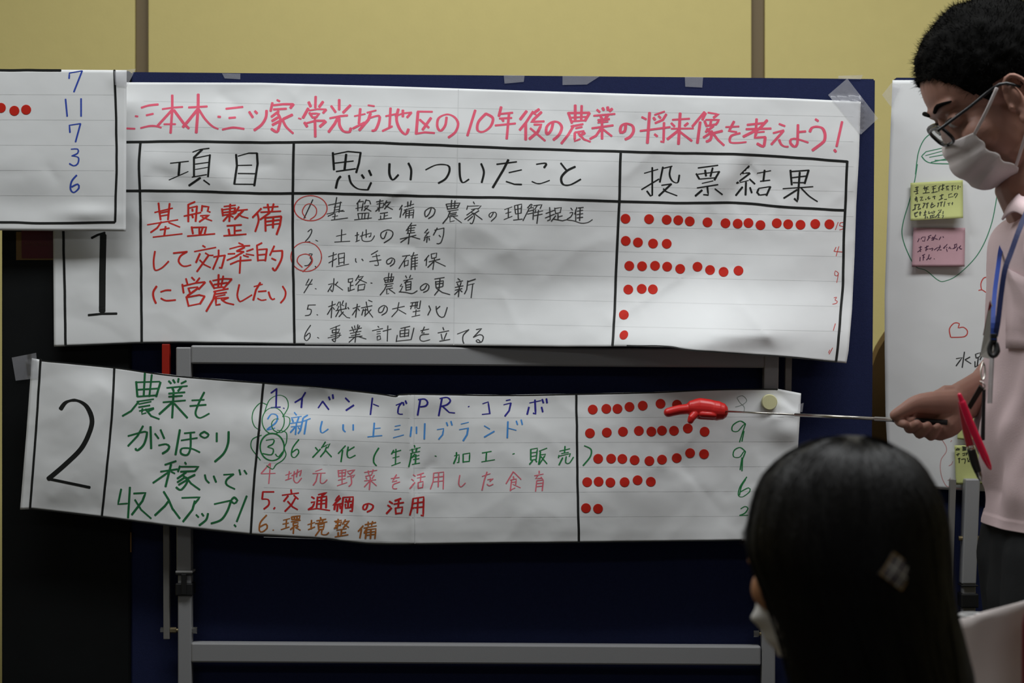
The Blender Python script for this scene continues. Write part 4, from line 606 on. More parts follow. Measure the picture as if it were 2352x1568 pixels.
bm = bmesh.new(); cyl(bm, at(2202, 1236, YR+.01), at(2262, 1236, YR+.01), .004); S2_(from_bm('bolt', bm, MATS['bolt_brass'], None, True))
c1 = at(2214, 2400, YR); S2_(boxo('foot', (c1.x-.02, c1.x+.02, YR-.2, YR+.0, 0, .035), SILVER, bev=.005))
for o_ in (st, st2):
    pass
# small red sign on the black board
sg = empty('sign', at(80, 565, 3.213), 'small dark red sign with a gold border on the black board below the left sheet', 'sign')
def flat(name, pts, Y, th, m, parent):
    P = [at(x, y, Y) for x, y in pts]; n = len(P)
    vs = P+[p+Vector((0, th, 0)) for p in P]
    fs = [tuple(range(n))[::-1], tuple(range(n, 2*n))]+[(i, (i+1) % n, n+(i+1) % n, n+i) for i in range(n)]
    bm = bmesh.new(); V = [bm.verts.new(v) for v in vs]
    for f in fs: bm.faces.new([V[i] for i in f])
    return keep(from_bm(name, bm, m), parent)
flat('border', [(37, 532), (130, 532), (130, 597), (37, 597)], 3.213, .0018, mat('gold_edge', (.22, .13, .045), .5), sg)
flat('face', [(49, 529), (132, 529), (132, 593), (50, 593)], 3.2122, .0006, mat('dark_red', (.11, .006, .006), .3, .5), sg)
vs, fs = [], []
for i in range(11):
    x = 56+i*6; P = strokes(f"{x},{560+i%2} {x+4},{559-i%3}/{x+2},{556} {x+1},{564}/{x},{564} {x+3},{563}", 0, 0, 1)
    for q in P: ribbon(vs, fs, q, 1.1, 0, lambda a, b: 3.2121, .0002)
tag(keep(mesh('lettering', vs, fs, mat('faint_gold', (.17, .06, .045), .5)), sg), 'faint row of tiny characters')

# ================================================================== sheets
s3 = sheet('paper_sheet', S3_TOP, S3_BOT, S3_LEFT, S3_RIGHT, H3, 7, 'white sheet cut off by the left edge, with blue totals, overlapping the long sheet', 'paper sheet')
write(s3, S3, H3); rule(s3, S3_LINES, H3, 5.4)
grid_print(s3, None, None, None, H3, -290, 262, 216, 500, .003, 58)
s1 = sheet('paper_sheet', S1_TOP, S1_BOT, S1_LEFT, S1_RIGHT, H1, 6, 'long white sheet with the pink title and the large numeral 1', 'paper sheet')
write(s1, S1, H1); rule(s1, S1_LINES, H1, 5.8)
rule(s1, [[(150, 794), (326, 787), (434, 786), (700, 790)], [(1440, 793.5), (1537, 795.5), (1595, 804.5), (1800, 818.5), (1920, 831)]], H1, 3)
grid_print(s1, None, None, None, H1, 680, 1935, 504, 780, .022)
grid_print(s1, None, None, None, H1, 330, 1960, 232, 470, .022, 57.3)
rule(s1, [[(1053, 206), (1050, 400), (1045, 600), (1042, 792)]], H1, 1.6, 'grid', 'fold_line', off=.00015)
s2 = sheet('paper_sheet', S2_TOP, S2_BOT, S2_LEFT, S2_RIGHT, H2, 6, 'long tilted white sheet with the large numeral 2 across the silver stand', 'paper sheet')
write(s2, S2, H2); rule(s2, S2_LINES, H2, 5.2)
ins = lambda P, d: [(x, y+d) for x, y in P]
rule(s2, [ins(S2_TOP[1:-1], 1.3), ins(S2_BOT[1:-1], -1.3)], H2, 2.8, wob=.3)
grid_print(s2, None, None, None, H2, 606, 940, 948, 1236, .035, 57)
grid_print(s2, None, None, None, H2, 940, 1825, 960, 1230, -.004, 57)
rule(s2, [[(952, 906), (951, 1080), (953, 1248)]], H2, 1.6, 'grid', 'fold_line', off=.00015)
TR = [(2050, 184), (2200, 184), (2500, 186)]; BR_ = [(2043, 1119), (2150, 1123), (2284, 1129), (2500, 1136)]
LR = [(2050, 184), (2041.5, 390), (2032, 675), (2032, 800), (2034, 952), (2043, 1119)]; RR = [(2500, 186), (2500, 1136)]
sr = sheet('paper_sheet', TR, BR_, LR, RR, HR, 9, 'tall white sheet at the right behind the man, with sticky notes and doodles', 'paper sheet')
write(sr, SR, HR)

# sticky notes
def note(pts, m, label, curl, spec=None, w_=2.2, col='noteink', crop=None, thick=.0006):
    P = [Vector(p) for p in pts]; n = 14; vs = []
    cz = (P[2]+P[3])/2
    Hn = lambda x, y, u=None: None
    def Y(u, v): return 3.2825-curl*v**2.2-.0006*math.sin(u*5+v*3)
    for j in range(n+1):
        for i in range(n+1):
            u, v = i/n, j/n; q = P[0]*(1-u)*(1-v)+P[1]*u*(1-v)+P[2]*u*v+P[3]*(1-u)*v
            vs.append(at(q.x, q.y, Y(u, v)))
    fs = [(j*(n+1)+i, (j+1)*(n+1)+i, (j+1)*(n+1)+i+1, j*(n+1)+i+1) for j in range(n) for i in range(n)]
    o = mesh('sticky_note', vs, fs, m, smooth=True); tag(o, label, 'sticky note', 'sticky notes on the right sheet')
    md = o.modifiers.new('t', 'SOLIDIFY'); md.thickness = thick; md.offset = -1
    if spec:
        def H(x, y):
            v = (y-(P[0].y+P[1].y)/2)/((P[3].y+P[2].y-P[0].y-P[1].y)/2); u = (x-P[0].x)/(P[1].x-P[0].x)
            return Y(u, max(0, min(1, v)))
        write(o, [('blurred black note handwriting', col, w_, .2, [(*crop, spec)])], H)
    return o
YN = mat('note_yellow', (.50, .53, .21), .8, .2, var=.05, vscale=60); PN = mat('note_pink', (.56, .34, .38), .8, .2, var=.06, vscale=60)
note([(2091.5, 419.9), (2211.6, 413.4), (2212, 500.2), (2091.5, 506.4)], YN, 'upper yellow sticky note with five crowded lines, above the pink one', .012, N1, 2.3, 'noteink', (2080, 400, 13.07))
note([(2098, 522.6), (2217, 523), (2215.4, 611.8), (2094.5, 612.5)], PN, 'pink sticky note with three short lines', .003, N2, 2.0, 'noteink2', (2080, 510, 13.07))
note([(2203, 945), (2290, 933), (2291, 1016), (2199, 1008)], YN, 'yellow sticky note just below the hand, partly behind the pens', .003, "900,640 920,700/890,720 930,700/940,640 935,780/950,800 990,790/905,660 960,640", 2.2, 'noteink', (2020, 780, 3.92))
note([(2192.4, 1022.4), (2285, 1022), (2289, 1110), (2195.8, 1112.8)], YN, 'lowest yellow sticky note, behind the tips of the pens', .003, N3, 2.4, 'noteink', (2180, 1000, 12.06))

# ================================================================== dot stickers
def dot_mesh(px, py, H, r=11.3, sx_=1.0, rot=0):
    vs = []; n = 28
    c = at(px, py, H(px, py)-.00052); vs.append(c); fs = []
    for ri, (rr, of) in enumerate(((.5, .00052), (.93, .0005), (1.0, .0003))):
        for k in range(n):
            a = 2*math.pi*k/n; x = rr*r*sx_*math.cos(a); y = rr*r*math.sin(a)
            x, y = x*math.cos(rot)-y*math.sin(rot), x*math.sin(rot)+y*math.cos(rot)
            vs.append(at(px+x, py+y, H(px+x, py+y)-of))
    for k in range(n): fs.append((0, 1+(k+1) % n, 1+k))
    for ri in range(2):
        for k in range(n):
            a = 1+ri*n; fs.append((a+k, a+(k+1) % n, a+n+(k+1) % n, a+n+k))
    return vs, fs
ORD = ['first', 'second', 'third', 'fourth', 'fifth', 'sixth', 'seventh', 'eighth', 'ninth', 'tenth', 'eleventh', 'twelfth', 'thirteenth', 'fourteenth', 'fifteenth']
def dots(rows, H, desc, group, r=11.3):
    for i, row in enumerate(rows):
        for j, (x, y) in enumerate(row):
            last = len(row) > 2 and j == len(row)-1
            w_ = 'last' if last else ORD[j]
            lab = (f'red dot sticker, {w_} from left, {ORD[i]} vote row of {desc}') if len(row) > 1 else f'lone red dot sticker in the {ORD[i]} vote row of {desc}'
            vs, fs = dot_mesh(x, y, H, r, *((.82, .6) if (desc.startswith('the title') and i == 5) else (1, 0)))
            tag(mesh('dot_sticker', vs, fs, DOT), lab, 'sticker', group)
dots(D1, H1, 'the title sheet', 'red vote dots on the title sheet')
dots(D2, H2, 'the lower tilted sheet', 'red vote dots on the lower sheet')
for (x, y), l in zip(D3[0], ('red dot sticker cut by the left frame edge on the left sheet', 'middle red dot sticker on the left sheet', 'red dot sticker nearest the blue totals on the left sheet')):
    vs, fs = dot_mesh(x, y, H3, 11.5); tag(mesh('dot_sticker', vs, fs, DOT), l, 'sticker', 'red vote dots on the left sheet')
# pale yellow magnet
c = at(1767, 923, H2(1767, 923)-.007)
bm = bmesh.new()
tube(bm, [c+Vector((0, .006, 0)), c+Vector((0, 0, 0)), c+Vector((0, -.0035, 0)), c+Vector((0, -.005, 0))], [.0122, .0122, .0122, .0112], 32, round_=False)
mg = from_bm('magnet', bm, mat('cream_plastic', (.72, .70, .40), .45, .4), None, False); tag(mg, 'round pale yellow magnet near the right end of the lower sheet', 'magnet')

# ================================================================== tape
def tape(pts, Yf, label, sub=6):
    P = [Vector(p) for p in pts]; vs = []; n = sub
    for j in range(n+1):
        for i in range(n+1):
            u, v = i/n, j/n; q = P[0]*(1-u)*(1-v)+P[1]*u*(1-v)+P[2]*u*v+P[3]*(1-u)*v
            vs.append(at(q.x, q.y, Yf(q.x, q.y)))
    fs = [(j*(n+1)+i, (j+1)*(n+1)+i, (j+1)*(n+1)+i+1, j*(n+1)+i+1) for j in range(n) for i in range(n)]
    tag(mesh('tape', vs, fs, TAPE, smooth=True), label, 'tape', 'strips of clear tape')
brd = lambda x, y: 3.2205-.0006*abs(nz(x/9, y/9, 2))
tape([(510, 168.5), (552, 169), (552, 182), (516, 180)], brd, 'small clear tape strip on the top edge of the blue board, farthest left')
tape([(1157, 172), (1205, 173), (1203, 188), (1159, 192)], brd, 'small clear tape strip folded over the board top, left of the wide one')
tape([(1292, 174), (1378, 175), (1348, 194), (1292, 195)], brd, 'wide crumpled clear tape strip on the top edge of the blue board')
tape([(1573, 176), (1615, 177), (1613, 201), (1574, 199)], brd, 'small clear tape strip folded over the board top, farthest right')
tape([(1926, 174), (1982, 172), (1978, 182), (1925, 181)], lambda x, y: 3.2195-.001*nz(x/9, y/9, 2), 'scrap of tape curling over the board top near its right corner')
tape([(1902, 218), (1946, 180), (2017, 272), (1977, 309)], lambda x, y: min(3.2195, H1(min(x, 1977), max(y, 226)) if x < 1980 and y > 226 else 3.2195)-.0013-.0006*nz(x/15, y/15, 5), 'large slanting clear tape holding the title sheet corner', 14)
tape([(262, 163), (312, 158), (291, 200), (264, 195)], lambda x, y: H3(min(x, 291), y)-.0012-.001*abs(nz(x/12, y/12, 3)), 'clear tape at the top right corner of the left sheet', 10)
tape([(27, 821), (83, 810), (88, 868), (36, 874)], lambda x, y: min(3.2135, H2(max(x, 62), y) if x > 66 else 3.2135)-.0012, 'square clear tape at the left end of the lower sheet', 12)
tape([(2026, 218), (2048, 190), (2070, 196), (2046, 245)], lambda x, y: 3.2840-.0005*nz(x/9, y/9, 2), 'clear tape on the upper left corner of the right sheet', 8)
tape([(1834, 928), (1846, 925), (1843, 946), (1832, 946)], lambda x, y: 3.160, 'tiny clear tape at the right end of the lower sheet')
# ================================================================== people
SKIN = mat('skin', (.39, .205, .155), .5, .3, sss=.15, bump=.15, bscale=500, var=.10, vscale=25)
SKINW = mat('skin_fair', (.52, .25, .13), .5, .35, sss=.1, var=.08, vscale=25)
HAIR = mat('black_hair', (.0035, .0033, .003), .85, .08)
HAIRW = mat('glossy_black_hair', (.006, .005, .0044), .5, .22)
SHIRT = mat('pale_pink_cloth', (.72, .56, .57), .9, .15, bump=.5, bscale=900, var=.06, vscale=12)
TROUS = mat('charcoal_cloth', (.022, .023, .024), .9, .15, bump=.4, bscale=700, var=.2, vscale=30)
MASK = mat('white_mask_cloth', (.66, .60, .59), .9, .15, bump=.4, bscale=900)
SHOE = mat('black_shoe', (.01, .01, .01), .35, .5)
def fuse(name, bm, m, voxel, parent, smooth_it=6, fac=.5):
    bmesh.ops.recalc_face_normals(bm, faces=bm.faces)
    me = bpy.data.meshes.new('tmp'); bm.to_mesh(me); bm.free()
    o = bpy.data.objects.new('tmp', me); C.objects.link(o)
    r = o.modifiers.new('r', 'REMESH'); r.mode = 'VOXEL'; r.voxel_size = voxel
    s = o.modifiers.new('s', 'SMOOTH'); s.iterations = smooth_it; s.factor = fac
    dg = bpy.context.evaluated_depsgraph_get(); m2 = bpy.data.meshes.new_from_object(o.evaluated_get(dg))
    bpy.data.objects.remove(o); bpy.data.meshes.remove(me)
    m2.polygons.foreach_set('use_smooth', [True]*len(m2.polygons)); m2.materials.clear()
    ob = link(name, m2, m); return keep(ob, parent)
class Head:
    def __init__(s, org, Fv, up, k=1.0):
        s.F = Vector(Fv).normalized(); u = Vector(up); s.U = (u-s.F*u.dot(s.F)).normalized(); s.S = s.F.cross(s.U)
        s.o = Vector(org); s.k = k; s.M = Matrix((s.F, s.S, s.U)).transposed()
    def p(s, f, sd, u): return s.o+(s.F*f+s.S*sd+s.U*u)*s.k
    def e(s, bm, c, r, rot=None, sub=3):
        M = s.M if rot is None else s.M @ rot
        ell(bm, s.p(*c), [x*s.k for x in r], M, sub)
def head_bm(bm, h, nose=.1035, ears=True, earc=(.014, -.012)):
    h.e(bm, (-.004, 0, .035), (.096, .075, .084), sub=4)
    h.e(bm, (-.030, 0, .018), (.058, .062, .062))
    h.e(bm, (.034, 0, -.028), (.060, .060, .078))
    h.e(bm, (.028, 0, -.076), (.053, .050, .031))
    h.e(bm, (.005, 0, -.060), (.055, .056, .035))
    h.e(bm, (.072, 0, -.088), (.018, .022, .014))
    h.e(bm, (.078, 0, .026), (.017, .048, .014))
    for s in (-1, 1):
        h.e(bm, (.062, s*.036, -.030), (.028, .026, .026)); h.e(bm, (.080, s*.031, .004), (.013, .017, .011))
        h.e(bm, (nose-.016, s*.010, -.034), (.010, .008, .008))
    tube(bm, [h.p(.086, 0, .012), h.p(.094, 0, -.010), h.p(nose-.010, 0, -.031)], [.007*h.k, .008*h.k, .0095*h.k], 12)
    h.e(bm, (.088, 0, -.058), (.012, .024, .006)); h.e(bm, (.087, 0, -.069), (.012, .021, .007))
    if ears:
        for s in (-1, 1):
            ef, eu = earc; P = []
            for k in range(15):
                a = math.radians(-150+k*21)      # open toward the front/bottom
                rr = (.0155, .030) if math.sin(a) > 0 else (.0115, .032)
                P.append(h.p(ef-.006-math.cos(a)*rr[0]*-1*(-1)-.004, s*(.073+.010*(1+math.cos(a))*.5+.004), eu+.002+math.sin(a)*rr[1]))
            tube(bm, P, [.0036*h.k]*15, 8)
            h.e(bm, (ef-.004, s*.074, eu), (.013, .007, .025)); h.e(bm, (ef+.002, s*.078, eu-.028), (.006, .005, .009))
            h.e(bm, (ef-.006, s*.080, eu+.008), (.006, .005, .014)); h.e(bm, (ef+.008, s*.077, eu-.006), (.004, .005, .006))
def hair_blades(name, pts, parent, m, seed, lenr, wid, curl=.6, segs=3):
    r = random.Random(seed); vs, fs = [], []
    for p, n, t in pts:
        L = r.uniform(*lenr); d = (n*r.uniform(.35, 1)+t*r.uniform(-.2, 1.0)+Vector((r.gauss(0, .3), r.gauss(0, .3), r.gauss(0, .3)))).normalized()
        cu = Vector((r.gauss(0, 1), r.gauss(0, 1), r.gauss(0, 1)))*curl
        q = p.copy(); b = len(vs); sd = d.cross(Vector((r.gauss(0, 1), r.gauss(0, 1), r.gauss(0, 1)))).normalized()
        for k in range(segs+1):
            w_ = wid*(1-k/segs)+.00003
            vs += [q+sd*w_, q-sd*w_]; q = q+d*L/segs; d = (d+cu*.5/segs).normalized()
        for k in range(segs): fs.append((b+2*k, b+2*k+1, b+2*k+3, b+2*k+2))
    o = mesh(name, vs, fs, m); keep(o, parent); o['kind'] = 'stuff'; return o

# ------------------------------------------------------------------ the man
YM = 2.80
man = empty('person', (.80, 2.82, 0), 'standing man in a pink polo shirt, glasses and white mask, holding the pointer', 'person')
H = Head(at(2292, 216, YM), (-math.cos(math.radians(33)), -.10, -math.sin(math.radians(33))), (0, 0, 1))
H.U = Vector((-math.sin(math.radians(33)), 0, math.cos(math.radians(33)))); H.U = (H.U-H.F*H.U.dot(H.F)).normalized(); H.S = H.F.cross(H.U); H.M = Matrix((H.F, H.S, H.U)).transposed()
NEAR = -1 if H.S.y > 0 else 1
bm = bmesh.new(); head_bm(bm, H, .1035, True, (.016, -.017))
tube(bm, [H.p(-.01, 0, -.02), H.p(-.020, 0, -.075), at(2376, 425, YM), at(2420, 500, YM), at(2448, 560, YM)], [.052, .053, .055, .060, .075], 20)
TR_ = [(470, 2390, 2500, .075), (520, 2330, 2600, .13), (560, 2318, 2640, .165), (620, 2312, 2660, .175), (700, 2312, 2660, .165), (800, 2310, 2655, .15), (900, 2305, 2655, .145), (1000, 2296, 2655, .145), (1100, 2300, 2665, .15), (1220, 2320, 2675, .155)]
tube(bm, [Vector(((a.x+b.x)/2, YM+.02, a.z)) for a, b in ((at(x0, y, YM), at(x1, y, YM)) for y, x0, x1, _ in TR_)],
     [((at(x1, y, YM).x-at(x0, y, YM).x)/2, r) for y, x0, x1, r in TR_], 24, up=Vector((1, 0, 0)))
# right arm (far side) reaching to the pointer
P_ = lambda x, y, Y: at(x, y, Y)
YH = 2.88
tube(bm, [P_(2440, 570, 2.96), P_(2450, 690, 3.02), P_(2420, 800, 3.06)], [.052, .046, .042], 16, sub=3)
tube(bm, [P_(2420, 800, 3.06), P_(2320, 850, 2.985), P_(2262, 893, 2.93), P_(2205, 925, 2.895)], [.043, .039, (.030, .027), (.029, .024)], 18, sub=4)
# palm
tube(bm, [P_(2212, 925, YH+.012), P_(2180, 937, YH+.012), P_(2145, 941, YH+.016), P_(2112, 940, YH+.018)], [(.028, .020), (.034, .019), (.027, .017), (.015, .014)], 16, sub=2)
tube(bm, [P_(2200, 945, YH+.004), P_(2178, 975, YH-.002), P_(2160, 990, YH+.002)], [.021, .0195, .014], 14, sub=2)
tube(bm, [P_(2190, 925, YH-.004), P_(2140, 925, YH-.006), P_(2104, 928, YH-.008), P_(2076, 942, YH-.009), P_(2056, 953, YH-.008)], [.019, .0165, .0130, .0100, .0082], 14, sub=3)
fing = [((2102, 936, .018), (2074, 950, .016), (2065, 966, -.002), (2079, 974, -.016), .0076),
        ((2122, 942, .020), (2096, 966, .019), (2089, 983, -.004), (2106, 973, -.022), .0082),
        ((2142, 948, .020), (2119, 978, .019), (2112, 995, -.004), (2131, 977, -.024), .0080),
        ((2160, 953, .018), (2143, 988, .015), (2138, 1001, -.005), (2154, 980, -.022), .0073)]
for a, b, c, d, r in fing:
    tube(bm, [P_(q[0], q[1], YH+q[2]) for q in (a, b, c, d)], [r*1.12, r*1.08, r*1.02, r*.82], 12, sub=3)
# left arm (near side) hanging, just outside the frame
tube(bm, [P_(2460, 585, 2.70), P_(2496, 800, 2.62), P_(2510, 960, 2.59)], [.048, .043, .038], 16, sub=3)
tube(bm, [P_(2510, 960, 2.59), P_(2490, 1150, 2.57), P_(2470, 1330, 2.56)], [.038, .033, .026], 16, sub=3)
tube(bm, [P_(2468, 1330, 2.56), P_(2460, 1400, 2.56), P_(2455, 1450, 2.56)], [(.030, .018), (.038, .018), (.033, .015)], 14, sub=2, up=Vector((1, 0, 0)))
for i, dx in enumerate((-28, -9, 10, 28)):
    tube(bm, [P_(2458+dx, 1440, 2.56), P_(2455+dx, 1500, 2.552), P_(2462+dx, 1545+(0, 12, 8, -6)[i], 2.558)], [.009, .0085, .007], 10, sub=2)
tube(bm, [P_(2440, 1370, 2.56), P_(2412, 1410, 2.55), P_(2405, 1450, 2.55)], [.013, .0105, .008], 10, sub=2)
# legs
hip = at(2490, 1240, YM); 
for sY, fx in ((-.085, .72), (.10, .83)):
    tube(bm, [Vector((hip.x, YM+.02+sY*.8, 1.0)), Vector((.5*(hip.x+fx)-.01, YM+.02+sY, .52)), Vector((fx, YM+.02+sY, .10))], [.085, .055, .042], 16, sub=4)
    tube(bm, [Vector((fx+.03, YM+.02+sY, .06)), Vector((fx-.13, YM+.02+sY, .04))], [(.03, .035), (.022, .04)], 12, up=Vector((0, 0, 1)))
fuse('body', bm, SKIN, .0023, man, 3, .5)
# hair
def hairline(f):
    T = [(-.13, -.10), (-.06, -.085), (-.02, -.052), (-.012, -.010), (.000, .016), (.022, .016), (.034, -.004), (.048, .012), (.062, .036), (.078, .062), (.098, .085), (.14, .10)]
    for (a, b), (c, d) in zip(T, T[1:]):
        if f <= c: return b+(d-b)*max(0, (f-a))/(c-a)
    return .1
bm = bmesh.new(); bmesh.ops.create_icosphere(bm, subdivisions=6, radius=1)
kill = []; samples = []
for v in bm.verts:
    d = v.co.copy(); top = max(0, d.z); fr = max(0, d.x)
    th = .009+.008*top-.006*fr+.006*max(0, -d.x)*(1-abs(d.z))
    if d.z < 0.1: th *= .75
    f, s, u = -.006+d.x*(.096+th), d.y*(.074+th*.75), .033+d.z*(.084+th)
    if u < .033: s = d.y*(.074+th*.75); f = -.006+d.x*(.092+th)
    lump = .0035*noise.noise(Vector((f*45, s*45, u*45)))+.002*noise.noise(Vector((f*110, s*110, u*110)))
    f, s, u = f+d.x*lump, s+d.y*lump, u+d.z*lump
    if u < hairline(f)+.003*noise.noise(Vector((f*90, s*90, 3))): kill.append(v)
    v.co = H.p(f, s, u)
bmesh.ops.delete(bm, geom=kill, context='VERTS')
bm.normal_update()
fl = [f for f in bm.faces]; rr_ = random.Random(5)
for k in range(13000):
    f = rr_.choice(fl); c = f.calc_center_median(); n = (c-H.p(0, 0, .02)).normalized()
    tg = (H.F*.8-H.U*.3); tg = (tg-n*tg.dot(n))
    samples.append((c-n*.003, n, tg*.9))
hm = from_bm('hair', bm, HAIR, None, True); keep(hm, man); tag(hm, 'short curly black hair')
hs = hair_blades('hair_strands', samples, hm, HAIR, 3, (.005, .015), .00055, 1.3, 4)
hs.parent = hm; hs.matrix_parent_inverse = Matrix.Identity(4); hs.matrix_parent_inverse = Matrix.Translation(man.location).inverted() if False else Matrix.Identity(4)
# eyebrow and eye
bm = bmesh.new()
for s in (-1, 1):
    tube(bm, [H.p(.0945, s*.014, .027), H.p(.0925, s*.032, .032), H.p(.080, s*.050, .028)], [.0028, .0032, .0015], 8, sub=3)
keep(from_bm('eyebrow', bm, HAIR, None, True), man)
for s in (-1, 1):
    bm = bmesh.new(); ell(bm, H.p(.0845, s*.031, .003), (.0095,)*3, None, 2); ob = keep(from_bm('eye', bm, mat('eye_white', (.55, .52, .5), .2, .5), None, True), man)
    bm = bmesh.new(); tube(bm, [H.p(.076, s*.049, .008), H.p(.0935, s*.033, .0075), H.p(.0905, s*.018, .004)], [.0016, .0022, .0016], 8, sub=4)
    keep(from_bm('eyelid', bm, mat('dark_lid', (.05, .03, .025), .6), None, True), man)
# mask
cen = [(.1005, -.018), (.1075, -.034), (.1095, -.050), (.1065, -.072), (.0985, -.093), (.0825, -.105), (.052, -.1135)]
edg = [(.079, -.024), (.076, -.040), (.078, -.050), (.070, -.062), (.067, -.074), (.058, -.084), (.048, -.098)]
def maskpt(u, v, off=0):
    i = min(5, int(v*6)); t = v*6-i
    cf, cu = [cen[i][k]*(1-t)+cen[i+1][k]*t for k in (0, 1)]; ef, eu = [edg[i][k]*(1-t)+edg[i+1][k]*t for k in (0, 1)]
    a = abs(u); w_ = 1-math.cos(a*math.pi/2); wz = a
    pl = .0022*math.sin(v*6*math.pi)*(1-a*.3)
    wdt = .060*(1-.30*max(0, v-.6)/.4)
    return H.p(cf*(1-w_)+ef*w_+pl+off, math.copysign(wdt*math.sin(a*math.pi/2), u), cu*(1-wz)+eu*wz-pl*.3)
nu, nv = 40, 48
vs = [maskpt(-1+2*i/nu, j/nv) for j in range(nv+1) for i in range(nu+1)]
fs = [(j*(nu+1)+i, j*(nu+1)+i+1, (j+1)*(nu+1)+i+1, (j+1)*(nu+1)+i) for j in range(nv) for i in range(nu)]
mk = keep(mesh('face_mask', vs, fs, MASK, smooth=True), man); tag(mk, 'white pleated mask')
md = mk.modifiers.new('t', 'SOLIDIFY'); md.thickness = .0012
for s in (-1, 1):
    for v, top in ((.02, 1), (.95, 0)):
        a = maskpt(s*.98, v); b = H.p(.028, s*.083, .010) if top else H.p(.004, s*.086, -.040)
        md_ = a.lerp(b, .5)+H.S*s*.004
        bm = bmesh.new(); tube(bm, [a, md_, b], [(.0006, .0024)]*3, 8, up=H.S, sub=4); keep(from_bm('mask_strap', bm, MASK, None, True), mk).matrix_parent_inverse = Matrix.Identity(4)
# glasses
gl = empty('glasses', at(2165, 312, YM), 'black framed glasses worn low on the nose of the man', 'glasses')
GB = mat('black_frame', (.010, .010, .011), .25, .5)
gd = Vector((.74, 0, -.67)); gy = Vector((-.10, .99, -.07)).normalized()
for k, (cpx, cpy, Yy) in enumerate(((2163, 313, YM-.034), (2158, 307, YM+.034))):
    c = at(cpx, cpy, Yy); bm = bmesh.new(); P = []
    for i in range(25):
        a = 2*math.pi*i/24; ca, sa = math.cos(a), math.sin(a)
        P.append(c+gd*.0155*math.copysign(abs(ca)**.6, ca)+gy*.026*math.copysign(abs(sa)**.6, sa))
    tube(bm, P, [(.0024, .0024)]*25, 8, up=Vector((1, 0, 0)), round_=False); keep(from_bm('rim', bm, GB, None, True), gl)
    V = [c+gd*.0150*math.copysign(abs(math.cos(a))**.6, math.cos(a))+gy*.0255*math.copysign(abs(math.sin(a))**.6, math.sin(a)) for a in [2*math.pi*i/24 for i in range(24)]]
    keep(mesh('lens', V, [tuple(range(24))], mat('lens_glass', (.6, .65, .6), .05, .6, alpha=.25)), gl)
bm = bmesh.new(); tube(bm, [at(2159, 309, YM-.009), at(2155, 303, YM), at(2157, 306, YM+.009)], [.0018]*3, 8, sub=3); keep(from_bm('bridge', bm, GB, None, True), gl)
for s, pa, pb in ((1, at(2154, 300, YM-.060), None), (-1, at(2150, 294, YM+.062), None)):
    b = H.p(.022, NEAR*s*.083, .012)
    bm = bmesh.new(); tube(bm, [pa, pa.lerp(b, .5)+H.S*NEAR*s*.003, b, H.p(.0, NEAR*s*.084, -.006)], [(.0022, .001)]*4, 8, sub=4); keep(from_bm('temple_arm', bm, GB, None, True), gl)

# shirt
SR_ = [(478, 2372, 2510, .085), (505, 2322, 2590, .135), (540, 2300, 2640, .180), (600, 2294, 2672, .196), (700, 2292, 2690, .196), (800, 2288, 2690, .186), (880, 2281, 2690, .182), (950, 2274, 2690, .180), (1010, 2271, 2692, .180), (1070, 2276, 2695, .182), (1130, 2287, 2700, .186), (1180, 2294, 2705, .190), (1208, 2296, 2706, .191)]
n_ = 160; rows = 130; vs = []
for j in range(rows+1):
    t = j/rows*(len(SR_)-1); i = min(len(SR_)-2, int(t)); f = t-i
    p0, p1, p2, p3 = (SR_[max(i-1, 0)], SR_[i], SR_[i+1], SR_[min(i+2, len(SR_)-1)])
    y, x0, x1, r = [.5*((2*p1[k])+(p2[k]-p0[k])*f+(2*p0[k]-5*p1[k]+4*p2[k]-p3[k])*f*f+(3*p1[k]-p0[k]-3*p2[k]+p3[k])*f**3) for k in range(4)]
    a, b = at(x0, y, YM), at(x1, y, YM); cx, rx = (a.x+b.x)/2, (b.x-a.x)/2
    for k in range(n_):
        th = 2*math.pi*k/n_; ct, st_ = math.cos(th), math.sin(th)
        low = max(0, (y-620)/580)
        fold = .014*low*noise.noise(Vector((th*2.2, y/260, 4)))+.011*noise.noise(Vector((th*3+y/200, y/120, 8)))*(.4+low)+.0045*low*math.sin(th*13+y/90+2*noise.noise(Vector((th, y/150, 1))))
        hemf = max(0, (y-1130)/78); fold = fold*(1-.85*hemf)+.010*hemf
        if y > 1185: fold += .0015
        e_ = .86
        vs.append(Vector((cx+(rx+fold)*math.copysign(abs(ct)**e_, ct), YM+.02+(r+fold)*math.copysign(abs(st_)**e_, st_), a.z)))
fs = [(j*n_+k, j*n_+(k+1) % n_, (j+1)*n_+(k+1) % n_, (j+1)*n_+k) for j in range(rows) for k in range(n_)]
sh = keep(mesh('shirt', vs, fs, SHIRT, smooth=True), man); tag(sh, 'pale pink polo shirt')
md = sh.modifiers.new('t', 'SOLIDIFY'); md.thickness = .002; md.offset = 1
def shirt_pt(px, py, off=0):   # point of the shirt surface seen at an image position (front, camera side)
    best = None
    d = at(px, py, 1.0)-Vector((0, 0, CZ))
    for q in vs:
        if q.y > YM+.02: continue
        s = q.y; e = Vector((0, 0, CZ))+d*s-q
        if best is None or e.length < best[0]: best = (e.length, q.y)
    return at(px, py, best[1]-off)
for nm, pts, rad in (('sleeve', [P_(2440, 560, 2.945), P_(2450, 640, 3.00), P_(2440, 730, 3.04)], [.066, .062, .060]), ('sleeve', [P_(2452, 575, 2.70), P_(2482, 680, 2.645), P_(2500, 800, 2.615)], [.060, .057, .055])):
    bm = bmesh.new(); tube(bm, pts, rad, 32, sub=6, round_=True, close=False); keep(from_bm(nm, bm, SHIRT, None, True), man)
